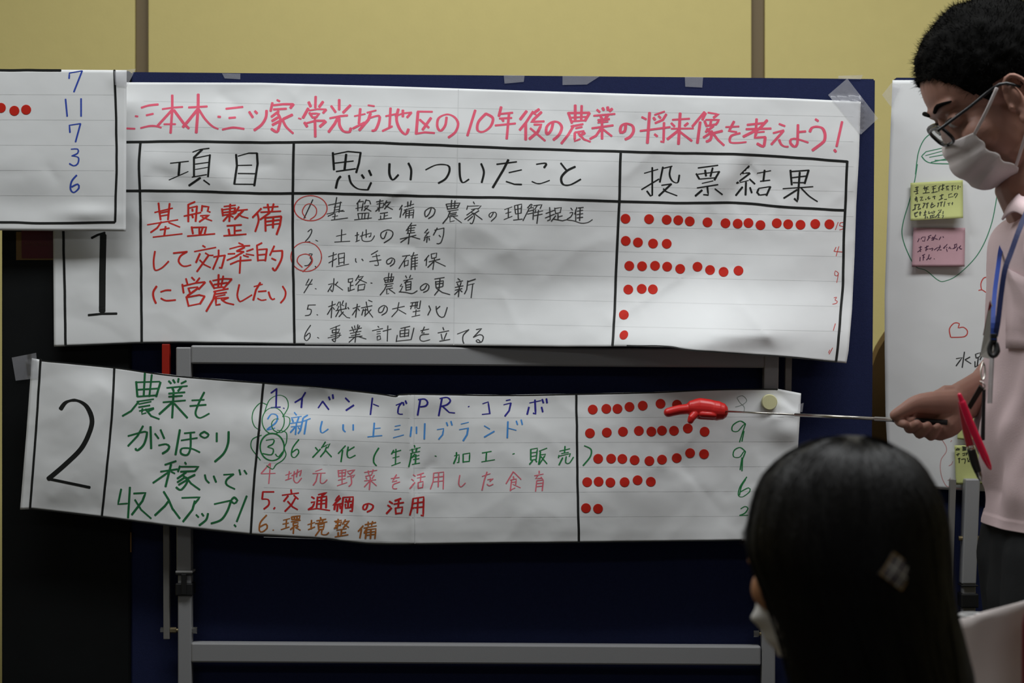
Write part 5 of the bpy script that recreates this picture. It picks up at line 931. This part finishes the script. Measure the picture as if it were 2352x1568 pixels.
# collar: two flared flaps around the neck
def strip(name, A, B, m, parent, n=24, th=.0015, sm=True):
    A = catmull([Vector(p) for p in A], .004); B = catmull([Vector(p) for p in B], .004)
    m_ = 30; qa = [polyval3(A, i/m_) for i in range(m_+1)]; qb = [polyval3(B, i/m_) for i in range(m_+1)]
    vs = qa+qb; fs = [(i, i+1, m_+2+i, m_+1+i) for i in range(m_)]
    o = keep(mesh(name, vs, fs, m, smooth=sm), parent); md = o.modifiers.new('t', 'SOLIDIFY'); md.thickness = th; return o
def polyval3(P, t):
    L = [0]
    for a, b in zip(P, P[1:]): L.append(L[-1]+(b-a).length)
    s = t*L[-1]
    for i in range(len(P)-1):
        if s <= L[i+1] or i == len(P)-2: return P[i].lerp(P[i+1], (s-L[i])/max(1e-9, L[i+1]-L[i]))
strip('collar', [P_(2338, 428, 2.80), P_(2352, 455, 2.735), P_(2400, 440, 2.70), P_(2470, 420, 2.72), P_(2510, 415, 2.80)],
      [P_(2304, 506, 2.775), P_(2330, 487, 2.715), P_(2380, 505, 2.655), P_(2500, 500, 2.66), P_(2560, 490, 2.80)], SHIRT, man, th=.003)
strip('collar', [P_(2338, 428, 2.80), P_(2332, 432, 2.84), P_(2380, 420, 2.88), P_(2450, 415, 2.88), P_(2510, 415, 2.80)],
      [P_(2305, 452, 2.80), P_(2318, 484, 2.85), P_(2370, 470, 2.92), P_(2480, 470, 2.95), P_(2560, 490, 2.80)], SHIRT, man, th=.003)
# pocket
pk = [(2309, 612), (2358, 640), (2420, 648), (2420, 810), (2365, 808), (2330, 800), (2311, 770)]
G = [[shirt_pt(2312+(2425-2312)*i/6, (614+26*min(1, i/2.5))+(800-(614+26*min(1, i/2.5)))*j/8, .004) for i in range(7)] for j in range(9)]
vs_ = [p for r in G for p in r]; fs_ = [(j*7+i, (j+1)*7+i, (j+1)*7+i+1, j*7+i+1) for j in range(8) for i in range(6)]
pko = keep(mesh('pocket', vs_, fs_, SHIRT, smooth=True), sh); pko.matrix_parent_inverse = Matrix.Identity(4); md = pko.modifiers.new('t', 'SOLIDIFY'); md.thickness = .003; md.offset = 0
# trousers
bm = bmesh.new()
ws = [(1.075, .006), (1.02, .0), (.95, .0)]
tube(bm, [Vector((hip.x+.005, YM+.02, 1.075)), Vector((hip.x+.005, YM+.02, .99)), Vector((hip.x, YM+.02, .93))], [(.118, .165), (.125, .178), (.125, .180)], 40, up=Vector((1, 0, 0)), sub=4)
for sY, fx in ((-.085, .72), (.10, .83)):
    tube(bm, [Vector((hip.x-.012, YM+.02+sY*.85, 1.0)), Vector((hip.x-.035 if sY < 0 else hip.x, YM+.02+sY, .80)), Vector((.5*(hip.x+fx)-.01, YM+.02+sY, .52)), Vector((fx+.01, YM+.02+sY, .07))], [.112, .100, .082, .072], 32, sub=6)
tr = fuse('trousers', bm, TROUS, .008, man, 4); tag(tr, 'dark grey trousers')
for sY, fx in ((-.085, .72), (.10, .83)):
    bm = bmesh.new(); tube(bm, [Vector((fx+.06, YM+.02+sY, .045)), Vector((fx-.02, YM+.02+sY, .048)), Vector((fx-.12, YM+.02+sY, .036)), Vector((fx-.18, YM+.02+sY, .028))], [(.042, .038), (.044, .046), (.034, .050), (.024, .036)], 20, sub=4)
    keep(fuse('shoe', bm, SHOE, .006, man, 3), man)

# ------------------------------------------------------------------ pointer
ptr = empty('pointer_stick', at(1850, 950, 3.0), 'telescopic pointer with a red plastic pointing hand, held by the man', 'pointer')
RED = mat('red_plastic', (.60, .016, .014), .35, .5)
YP = 3.10
bm = bmesh.new(); Q = lambda x, y, d=0: at(x, y, YP+d)
tube(bm, [Q(1535, 947), Q(1560, 941), Q(1592, 938)], [.0072, .0077, .0083], 16, sub=2)
tube(bm, [Q(1590, 937), Q(1606, 938), Q(1630, 940), Q(1648, 943)], [(.0125, .010), (.0165, .0125), (.0155, .0125), (.0135, .012)], 20, sub=3)
tube(bm, [Q(1640, 942), Q(1650, 943.5), Q(1654, 944)], [(.0150, .0135), (.0152, .0138), (.0140, .0128)], 20)
tube(bm, [Q(1598, 950, -.006), Q(1588, 960, -.009), Q(1586, 966, -.009)], [.0062, .0058, .0050], 14)
tube(bm, [Q(1612, 951, -.009), Q(1640, 953, -.009)], [.0052, .0050], 12); tube(bm, [Q(1608, 956, -.004), Q(1638, 958, -.004)], [.0048, .0046], 12)
o = fuse('pointing_hand', bm, RED, .0009, ptr, 3); tag(o, 'glossy red hand with stretched index finger')
a, b = Q(1652, 943.5, -.002), P_(2160, 969, 2.868)
segs = [(0, .36, .0014), (.36, .72, .0024), (.72, 1.0, .0032)]
for k, (t0, t1, r) in enumerate(segs):
    bm = bmesh.new(); cyl(bm, a.lerp(b, t0), a.lerp(b, t1), r, 16); keep(from_bm('rod_section', bm, mat('steel', (.55, .52, .47), .28, .5, metal=1), None, True), ptr)
bm = bmesh.new(); cyl(bm, a.lerp(b, .80), a.lerp(b, 1.03), .0038, 16); keep(from_bm('grip', bm, BLACKR, None, True), ptr)

# ------------------------------------------------------------------ lanyard, badge, pens
LB = mat('blue_ribbon', (.012, .042, .24), .6, .3); LD = mat('navy_ribbon', (.009, .016, .08), .6, .3)
YL = 2.60
ln_ = empty('lanyard', at(2284, 760, YL), 'blue lanyard with a black clip around the neck of the man', 'lanyard')
def band(name, pts, w_, m, parent, th=.0012, wv=Vector((1, 0, 0))):
    """flat ribbon through (px,py,Y), width in px"""
    P = catmull([at(*p) for p in pts], .006); vs, fs = [], []
    for i, p in enumerate(P):
        t = (P[min(i+1, len(P)-1)]-P[max(0, i-1)]).normalized(); s = t.cross(Vector((.25, 1, 0))).normalized()*w_*p.y/F/2
        vs += [p-s, p+s]
    fs = [(2*i, 2*i+1, 2*i+3, 2*i+2) for i in range(len(P)-1)]
    o = keep(mesh(name, vs, fs, m), parent); md = o.modifiers.new('t', 'SOLIDIFY'); md.thickness = th; return o
band('strap', [(2390, 445, 2.69), (2362, 480, 2.665), (2340, 530, 2.635), (2322, 580, 2.62), (2308, 620, 2.61), (2299, 680, 2.605), (2292, 740, 2.60), (2286, 772, 2.60)], 12, LD, ln_)
band('strap', [(2330, 440, 2.86), (2312, 520, 2.84), (2299, 570, 2.80), (2293, 610, 2.74), (2285, 670, 2.66), (2281, 730, 2.61), (2280, 770, 2.60)], 10, LB, ln_)
bm = bmesh.new(); box(bm, *sum(([a_, b_] for a_, b_ in ((at(2274, 0, YL).x, at(2289, 0, YL).x), (YL-.004, YL+.004), (at(0, 785, YL).z, at(0, 766, YL).z))), []), bev=.001)
keep(from_bm('clip_block', bm, BLACKR), ln_)
bm = bmesh.new(); box(bm, *sum(([a_, b_] for a_, b_ in ((at(2275, 0, YL).x, at(2287, 0, YL).x), (YL-.0045, YL+.0045), (at(0, 780, YL).z, at(0, 777, YL).z))), []), bev=0); keep(from_bm('clip_stripe', bm, LB), ln_)
bm = bmesh.new(); tube(bm, [at(*q) for q in ((2278, 784, YL), (2273, 800, YL), (2275, 814, YL-.003), (2284, 817, YL-.004), (2290, 806, YL-.002), (2288, 790, YL))], [.0032, .0036, .003, .003, .0042, .0035], 10, sub=4)
keep(from_bm('hook', bm, BLACKR, None, True), ln_)
bd = empty('badge_holder', at(2275, 800, YL+.02), 'grey translucent badge holder seen nearly edge-on under the lanyard', 'badge')
def plate(name, pts, m, parent, th=.0015):
    P = [at(*p) for p in pts]; o = keep(mesh(name, P, [tuple(range(len(P)))], m), parent); md = o.modifiers.new('t', 'SOLIDIFY'); md.thickness = th; return o
plate('card', [(2276, 690, 2.63), (2292, 740, 2.62), (2290, 790, 2.62), (2275, 824, 2.63), (2253, 818, 2.66)], mat('grey_card', (.25, .235, .21), .5, .3), bd)
plate('red_edge', [(2274, 692, 2.628), (2277, 700, 2.628), (2262, 770, 2.658), (2259, 768, 2.658)], mat('deep_red', (.22, .01, .02), .5, .3), bd)
plate('sleeve', [(2276, 815, 2.615), (2284, 815, 2.60), (2279, 926, 2.60), (2270, 926, 2.615)], mat('milky_plastic', (.45, .43, .43), .2, .6, alpha=.7), bd)
bm = bmesh.new(); tube(bm, [at(*q) for q in ((2258, 832, 2.63), (2253, 850, 2.625), (2256, 872, 2.62), (2262, 862, 2.625), (2262, 842, 2.63), (2258, 832, 2.63))], [.0011]*6, 8, sub=4)
cr_ = from_bm('ring', bm, CHROME, None, True); keep(cr_, bd)
bm = bmesh.new(); tube(bm, [at(*q) for q in ((2252, 876, 2.62), (2262, 884, 2.618), (2260, 894, 2.62))], [.001]*3, 8, sub=4); keep(from_bm('link', bm, CHROME, None, True), bd)
plate('black_tab', [(2250, 882, 2.62), (2260, 890, 2.62), (2231, 937, 2.64), (2222, 930, 2.64)], mat('black_strap', (.025, .022, .018), .6, .3), bd, .004)
plate('black_cord', [(2256, 892, 2.625), (2263, 894, 2.625), (2261, 1010, 2.625), (2252, 1012, 2.625)], mat('black_strap2', (.02, .018, .02), .4, .4), bd, .003)
# pens
def pen(name, label, pts, m, tips):
    e = empty(name, at(*pts[0][:3]), label, 'pen'); 
    for nm, seg, mm in tips:
        bm = bmesh.new(); tube(bm, [at(*q[:3]) for q in seg], [q[3]*q[2]/F for q in seg], 20, up=Vector((1, 0, 0)), sub=3, round_=True); keep(from_bm(nm, bm, mm, None, True), e)
    return e
NR = mat('neon_red', (.72, .012, .06), .22, .6); DR = mat('metallic_red', (.22, .010, .02), .2, .6)
pen('pen', 'bright pinkish red pen hanging in front of the wrist, tip slanting right', [(2203, 905, 2.60)], NR,
    [('cap', [(2204, 907, 2.60, 5), (2212, 928, 2.60, 7.5)], NR), ('barrel', [(2211, 925, 2.60, 8.2), (2228, 970, 2.60, 9), (2250, 1020, 2.60, 9), (2263, 1050, 2.60, 8.5), (2272, 1070, 2.60, 5.5), (2275, 1076, 2.60, 3)], NR)])
pen('ballpoint_pen', 'dark red metal pen with black rubber grip and silver tip, hanging beside the bright one', [(2206, 930, 2.63)], DR,
    [('barrel', [(2206, 925, 2.64, 6), (2218, 985, 2.635, 8.5), (2230, 1030, 2.63, 9.6)], DR), ('ring', [(2229.5, 1028, 2.63, 9.8), (2230.5, 1031, 2.63, 9.8)], CHROME),
     ('grip', [(2231, 1033, 2.63, 9.7), (2239, 1062, 2.63, 10), (2246, 1082, 2.63, 8.2)], BLACKR), ('tip', [(2246, 1082, 2.63, 8), (2250, 1094, 2.63, 6.5), (2253, 1104, 2.63, 2.5)], mat('grey_metal', (.28, .27, .26), .2, .5, metal=1))])

# ------------------------------------------------------------------ the seated woman
YWm = 1.93
wo = empty('person', (.31, 1.93, 0), 'seated woman seen from behind with long dark hair and a white mask', 'person')
WH = Head(at(1926, 1268, 1.955), (-.80, .60, -.16), (0, 0, 1), .90)
bm = bmesh.new(); head_bm(bm, WH, .1045, True, (.01, -.015))
sh_z = .865; ctr = at(1990, 1700, YWm+.02)
tube(bm, [WH.p(-.02, 0, -.02), WH.p(-.035, 0, -.09), Vector((ctr.x-.02, YWm+.02, .93)), Vector((ctr.x, YWm+.02, .84))], [.055, .048, .050, .07], 16)
bd_ = Vector((-.80, .60, 0)).normalized(); sd_ = Vector((.60, .80, 0))
tube(bm, [Vector((ctr.x, YWm+.02, .86)), Vector((ctr.x, YWm+.02, .78)), Vector((ctr.x, YWm+.02, .66)), Vector((ctr.x, YWm+.02, .50))], [(.08, .14), (.10, .165), (.095, .14), (.12, .165)], 20, up=bd_, sub=4)
c0 = Vector((ctr.x, YWm+.02, 0))
for s in (-1, 1):
    tube(bm, [c0+sd_*s*.165+Vector((0, 0, .83)), c0+sd_*s*.20+Vector((0, 0, .60))-bd_*.0], [.044, .038], 14)
    tube(bm, [c0+sd_*s*.20+Vector((0, 0, .60)), c0+sd_*s*.12+bd_*.20+Vector((0, 0, .56))], [.037, .026], 14)
    tube(bm, [c0+sd_*s*.12+bd_*.20+Vector((0, 0, .56)), c0+sd_*s*.10+bd_*.28+Vector((0, 0, .55))], [(.018, .034), (.014, .036)], 12)
    for k in range(4):
        q = c0+sd_*(s*.10+(k-1.5)*.018)+bd_*.28+Vector((0, 0, .55)); tube(bm, [q, q+bd_*.035, q+bd_*(.06+.008*(k in (1, 2)))+Vector((0, 0, -.012))], [.008, .0075, .006], 8)
    q = c0+sd_*(s*.085-s*.03)+bd_*.22+Vector((0, 0, .555)); tube(bm, [q, q+bd_*.035-sd_*s*.012], [.010, .008], 8)
    tube(bm, [c0+sd_*s*.08+Vector((0, 0, .50)), c0+sd_*s*.10+bd_*.42+Vector((0, 0, .49))], [.075, .055], 16)
    tube(bm, [c0+sd_*s*.10+bd_*.42+Vector((0, 0, .48)), c0+sd_*s*.10+bd_*.40+Vector((0, 0, .07))], [.052, .036], 16)
    tube(bm, [c0+sd_*s*.10+bd_*.38+Vector((0, 0, .04)), c0+sd_*s*.10+bd_*.52+Vector((0, 0, .03))], [.03, .025], 12)
fuse('body', bm, SKINW, .0036, wo, 5)
KN = mat('navy_knit', (.02, .022, .035), .95, .1, bump=.5, bscale=400)
bm = bmesh.new()
tube(bm, [Vector((ctr.x, YWm+.02, .895)), Vector((ctr.x, YWm+.02, .85)), Vector((ctr.x, YWm+.02, .76)), Vector((ctr.x, YWm+.02, .64)), Vector((ctr.x, YWm+.02, .47))], [(.062, .07), (.095, .16), (.116, .185), (.112, .16), (.14, .185)], 32, up=bd_, sub=5, round_=False)
for s in (-1, 1):
    tube(bm, [c0+sd_*s*.16+Vector((0, 0, .83)), c0+sd_*s*.205+Vector((0, 0, .60))], [.056, .048], 20); tube(bm, [c0+sd_*s*.205+Vector((0, 0, .60)), c0+sd_*s*.13+bd_*.18+Vector((0, 0, .56))], [.047, .034], 20)
keep(fuse('sweater', bm, KN, .007, wo, 4), wo)
bm = bmesh.new()
for s in (-1, 1):
    tube(bm, [c0+sd_*s*.075+Vector((0, 0, .51)), c0+sd_*s*.10+bd_*.43+Vector((0, 0, .495))], [.088, .068], 20)
    tube(bm, [c0+sd_*s*.10+bd_*.43+Vector((0, 0, .49)), c0+sd_*s*.10+bd_*.40+Vector((0, 0, .09))], [.066, .055], 20)
fuse('trousers', bm, TROUS, .009, wo, 3)
for s in (-1, 1):
    bm = bmesh.new(); q = c0+sd_*s*.10
    tube(bm, [q+bd_*.35+Vector((0, 0, .042)), q+bd_*.45+Vector((0, 0, .042)), q+bd_*.58+Vector((0, 0, .026))], [(.040, .036), (.040, .042), (.024, .034)], 16, sub=3); keep(from_bm('shoe', bm, SHOE, None, True), wo)
# long hair: a lofted mass with grooves, plus loose strands
HR_ = [(1003, 1935, 1990, .022), (1010, 1885, 2022, .055), (1028, 1835, 2062, .078), (1055, 1793, 2100, .092), (1095, 1757, 2130, .104), (1145, 1735, 2153, .112), (1200, 1722, 2166, .116), (1260, 1722, 2170, .116), (1320, 1742, 2174, .112), (1380, 1762, 2181, .108), (1440, 1784, 2193, .104), (1500, 1802, 2208, .100), (1568, 1815, 2224, .096), (1680, 1830, 2232, .088), (1800, 1862, 2225, .07), (1900, 1900, 2190, .045)]
def hair_row(t):
    t = t*(len(HR_)-1); i = min(len(HR_)-2, int(t)); f = t-i
    p0, p1, p2, p3 = (HR_[max(i-1, 0)], HR_[i], HR_[i+1], HR_[min(i+2, len(HR_)-1)])
    return [.5*((2*p1[k])+(p2[k]-p0[k])*f+(2*p0[k]-5*p1[k]+4*p2[k]-p3[k])*f*f+(3*p1[k]-p0[k]-3*p2[k]+p3[k])*f**3) for k in range(4)]
CLIP = at(2062, 1312, 1.82)
def hair_pt(th, t, off=0):
    y, x0, x1, r = hair_row(t)
    a, b = at(x0, y, YWm), at(x1, y, YWm); cx, rx = (a.x+b.x)/2, (b.x-a.x)/2
    g = .0022*math.sin(th*46+5*noise.noise(Vector((th*2, t*3, 0))))*noise.noise(Vector((th*3, t*2, 7)))+.004*noise.noise(Vector((th*4, t*5, 2)))*min(1, t*3)
    rad = 1+.0
    cyy = YWm+.01-(.02 if t > .5 else .04*t)
    return Vector((cx+(rx+g+off)*math.cos(th), cyy+(r+g+off)*math.sin(th), a.z))
n_, rows = 150, 120; vs = [hair_pt(2*math.pi*k/n_, j/rows) for j in range(rows+1) for k in range(n_)]
top = at(1962, 1000, YWm+.01); vs.append(top); bot = len(vs); vs.append(at(2045, 1915, YWm))
fs = []
def openface(j, k):   # the face side (far left) stays free of hair
    th = 2*math.pi*(k+.5)/n_; deg = math.degrees(th)
    y = hair_row((j+.5)/rows)[0]
    return y > 1255 and 118 < deg < 176+min(8, (y-1255)*.05) and y < 1640
for j in range(rows):
    for k in range(n_):
        if not openface(j, k): fs.append((j*n_+k, (j+1)*n_+k, (j+1)*n_+(k+1) % n_, j*n_+(k+1) % n_))
for k in range(n_):
    fs.append((bot-1, k, (k+1) % n_)); fs.append((bot, rows*n_+(k+1) % n_, rows*n_+k))
wh = keep(mesh('hair', vs, fs, HAIRW, smooth=True), wo); tag(wh, 'long straight dark hair, half clipped back')
md = wh.modifiers.new('t', 'SOLIDIFY'); md.thickness = .006; md.offset = -1
rs = random.Random(21); vs, fs = [], []
def lock(P, w_):
    b = len(vs)
    for i, p in enumerate(P):
        t = (P[min(i+1, len(P)-1)]-P[max(0, i-1)]).normalized(); nn = (p-Vector((WH.o.x, YWm, p.z))).normalized(); s = t.cross(nn).normalized()*w_*(1-.8*i/len(P))
        vs.append(p-s); vs.append(p+s)
    for i in range(len(P)-1): fs.append((b+2*i, b+2*i+1, b+2*i+3, b+2*i+2))
for _ in range(2600):
    th = rs.uniform(math.pi*.98, math.pi*2.05); t0 = rs.uniform(0.0, .75); L = rs.uniform(.2, .5); P = []
    dr = rs.gauss(0, .12)
    for i in range(13):
        q = i/12; t = min(.999, t0+L*q); th2 = th+dr*q+.03*math.sin(9*q+th*7)
        pull = max(0, 1-abs(t-.42)/.3)*.0
        P.append(hair_pt(th2, t, .0008+rs.uniform(0, .0012)))
    lock(P, rs.uniform(.0004, .0011))
for _ in range(70):       # flick of hair at the left temple
    u = rs.uniform(0, 1); a = at(1745+rs.uniform(-6, 10), 1120+u*60, YWm+.03)
    P = [a, at(1722+rs.uniform(-5, 6), 1190+u*20, YWm+.03), at(1701+rs.uniform(-3, 14), 1246+rs.uniform(-25, 6), YWm+.035)]
    lock(catmull(P, .01), .0016)
for _ in range(26):
    x = rs.uniform(1748, 1800); P = [at(x-25, 1290, YWm+.05), at(x-14, 1350, YWm+.05), at(x+rs.uniform(-5, 20), 1440+rs.uniform(-20, 80), YWm+.045)]
    lock(catmull(P, .012), .0005)
o = keep(mesh('hair_strands', vs, fs, HAIRW), wh); o.matrix_parent_inverse = Matrix.Identity(4); o['kind'] = 'stuff'
# mask of the woman
nu, nv = 24, 24; vs = []
for j in range(nv+1):
    v = j/nv
    for i in range(nu+1):
        u = -1+2*i/nu; a = abs(u)
        f = .112-.030*abs(v-.4)*1.3-(.05)*(1-math.cos(a*math.pi/2)); up = -.034-.066*v+.008*a*(1-2*v)
        pl = .0015*math.sin(v*6*math.pi)
        vs.append(WH.p(f+pl, math.copysign(.050*math.sin(a*math.pi/2)*(1-.25*v), u), up))
fs = [(j*(nu+1)+i, j*(nu+1)+i+1, (j+1)*(nu+1)+i+1, (j+1)*(nu+1)+i) for j in range(nv) for i in range(nu)]
wm = keep(mesh('face_mask', vs, fs, mat('soft_white_mask', (.72, .70, .68), .9, .1, bump=.4, bscale=500), smooth=True), wo); tag(wm, 'white fluffy-edged mask')
md = wm.modifiers.new('t', 'SOLIDIFY'); md.thickness = .0015
# hair clip
hc = empty('hair_clip', at(2062, 1312, 1.81), 'square checked hair clip standing on its corner in the dark hair', 'hair clip')
K = [(2053, 1267), (2101, 1305), (2071, 1356), (2021, 1318)]
yc = lambda x: 1.809+((x-2062)*.00025)
P = [at(x, y, yc(x)) for x, y in K]; nrm = Vector((0, -1, 0))
def cq(u, v, o=0): return P[0]*(1-u)*(1-v)+P[1]*u*(1-v)+P[2]*u*v+P[3]*(1-u)*v+Vector((0, -o-.004*math.sin(math.pi*u)*math.sin(math.pi*v), 0))
n = 12; vs = [cq(i/n, j/n) for j in range(n+1) for i in range(n+1)]; fs = [(j*(n+1)+i, (j+1)*(n+1)+i, (j+1)*(n+1)+i+1, j*(n+1)+i+1) for j in range(n) for i in range(n)]
o = keep(mesh('fabric_face', vs, fs, mat('clip_grey', (.30, .27, .25), .7, .3, var=.55, vscale=110), smooth=True), hc); md = o.modifiers.new('t', 'SOLIDIFY'); md.thickness = .004
for cols, uv in (((.55, .52, .48), [(.32, 1), (.72, 1), (.5, 0)]), ((.09, .07, .10), [(.5, 1), (.28, 0), (.78, 0)]), ((.32, .20, .08), [(.02, 1), (.98, 1), (.02, 0), (.98, 0)])):
    vs, fs = [], []
    for c_, vert in uv:
        for i in range(13):
            t = i/12
            for s in (-1, 1): vs.append(cq(c_+s*.028, t, .0012) if vert else cq(t, c_+s*.028, .0010))
            if i: b = len(vs)-4; fs.append((b, b+1, b+3, b+2))
    nm = 'gold_edge' if cols[1] == .20 else 'stripe'
    keep(mesh(nm, vs, fs, mat('clip_'+nm+str(int(cols[0]*100)), cols, .6, .3)), hc)

# ------------------------------------------------------------------ chair, table and things on it
WD = mat('grey_seat', (.05, .05, .055), .7, .3)
ch = empty('office_chair', (c0.x, c0.y, 0), 'dark chair under the seated woman', 'chair')
M_ = Matrix.Rotation(math.atan2(bd_.y, bd_.x), 4, 'Z')
def cb(name, *d, m=WD, bev=.01):
    bm = bmesh.new(); box(bm, *d, bev=bev)
    for v in bm.verts: v.co = M_ @ v.co+c0
    return keep(from_bm(name, bm, m), ch)
cb('seat', -.20, .24, -.19, .19, .375, .415); cb('backrest', -.235, -.205, -.20, .20, .50, .80)
for x in (-.18, .22):
    for y in (-.17, .17): cb('leg', x-.011, x+.011, y-.011, y+.011, 0, .376, m=SILVER, bev=.002)
for y in (-.15, .15): cb('back_upright', -.225, -.195, y-.01, y+.01, .39, .6, m=SILVER, bev=.002)
TZ = .90
tb = empty('table', (.86, 2.3, 0), 'pale high table beside the seated woman, carrying the white board and cup', 'table')
keep(boxo('tabletop', (.475, 1.27, 2.14, 2.48, TZ-.028, TZ), mat('pale_top', (.5, .48, .45), .5, .3), bev=.004), tb)
for x in (.52, 1.23):
    for y in (2.17, 2.45): keep(boxo('leg', (x-.015, x+.015, y-.015, y+.015, 0, TZ-.028), SILVER, bev=.003), tb)
# large white card standing on the table, slightly bowed, top edge rising to the right
YC = 2.19; vs = []; n = 30; topc = [(2190, 1421), (2215, 1423), (2240, 1421), (2262, 1412), (2300, 1402), (2352, 1387), (2420, 1368), (2520, 1345)]
for j in range(9):
    for i in range(n+1):
        q = polyval(topc, i/n); a = at(q.x, q.y, YC); z = a.z*(1-j/8)+(TZ+.001)*(j/8)
        y = YC+.02*math.sin(i/n*3.1)+.006*math.sin(i/n*9)*(1-j/8)
        vs.append(Vector((a.x, y, z)))
fs = [(j*(n+1)+i, (j+1)*(n+1)+i, (j+1)*(n+1)+i+1, j*(n+1)+i+1) for j in range(8) for i in range(n)]
cd = mesh('white_card', vs, fs, mat('dull_white_card', (.80, .72, .69), .8, .2, var=.05, vscale=20), smooth=True); tag(cd, 'large off-white card standing in the bottom right corner, its top edge sloping up', 'card')
md = cd.modifiers.new('t', 'SOLIDIFY'); md.thickness = .0025
cup = empty('plastic_cup', at(2233, 1415, 2.27), 'clear plastic cup whose rim shows over the white card', 'cup')
cup.location.z = TZ
cc = at(2233, 1412, 2.27); bm = bmesh.new(); rt = 29*2.27/F
pr = [(rt*.72, TZ+.001), (rt*.75, TZ+.003), (rt*.98, cc.z-.004)]
tube(bm, [Vector((cc.x, 2.27, z)) for _, z in pr], [r for r, _ in pr], 32, up=Vector((1, 0, 0)), round_=False, close=False)
CUP = mat('clear_cup', (.75, .76, .78), .12, .6, alpha=.45)
o = keep(from_bm('cup_wall', bm, CUP, None, True), cup); md = o.modifiers.new('t', 'SOLIDIFY'); md.thickness = .0008
bm = bmesh.new(); bmesh.ops.create_circle(bm, cap_ends=True, segments=32, radius=rt*.72, matrix=Matrix.Translation((cc.x, 2.27, TZ+.0015))); keep(from_bm('cup_base', bm, CUP), cup)
bm = bmesh.new(); tube(bm, [Vector((cc.x+rt*math.cos(a), 2.27+rt*math.sin(a), cc.z)) for a in [2*math.pi*i/36 for i in range(38)]], [.0016]*38, 8, round_=False); keep(from_bm('rim', bm, mat('rim_white', (.6, .6, .6), .25, .5), None, True), cup)
bt = empty('bottle', (at(2378, 1400, 2.165).x, 2.17, TZ), 'dark red rounded bottle just entering at the right frame edge', 'bottle')
c = Vector((at(2378, 1400, 2.165).x, 2.17, TZ)); r0 = 29*2.165/F
bm = bmesh.new(); tube(bm, [c+Vector((0, 0, z)) for z in (.002, .01, .06, .095, .112, .120)], [r0*.85, r0, r0, r0*.97, r0*.75, r0*.45], 28, up=Vector((1, 0, 0)), round_=False, sub=3)
keep(from_bm('bottle_body', bm, mat('wine_red', (.12, .006, .012), .3, .5), None, True), bt)
bm = bmesh.new(); tube(bm, [c+Vector((0, 0, z)) for z in (.120, .138)], [r0*.45, r0*.43], 20, up=Vector((1, 0, 0)), round_=False); keep(from_bm('bottle_cap', bm, BLACKR, None, True), bt)
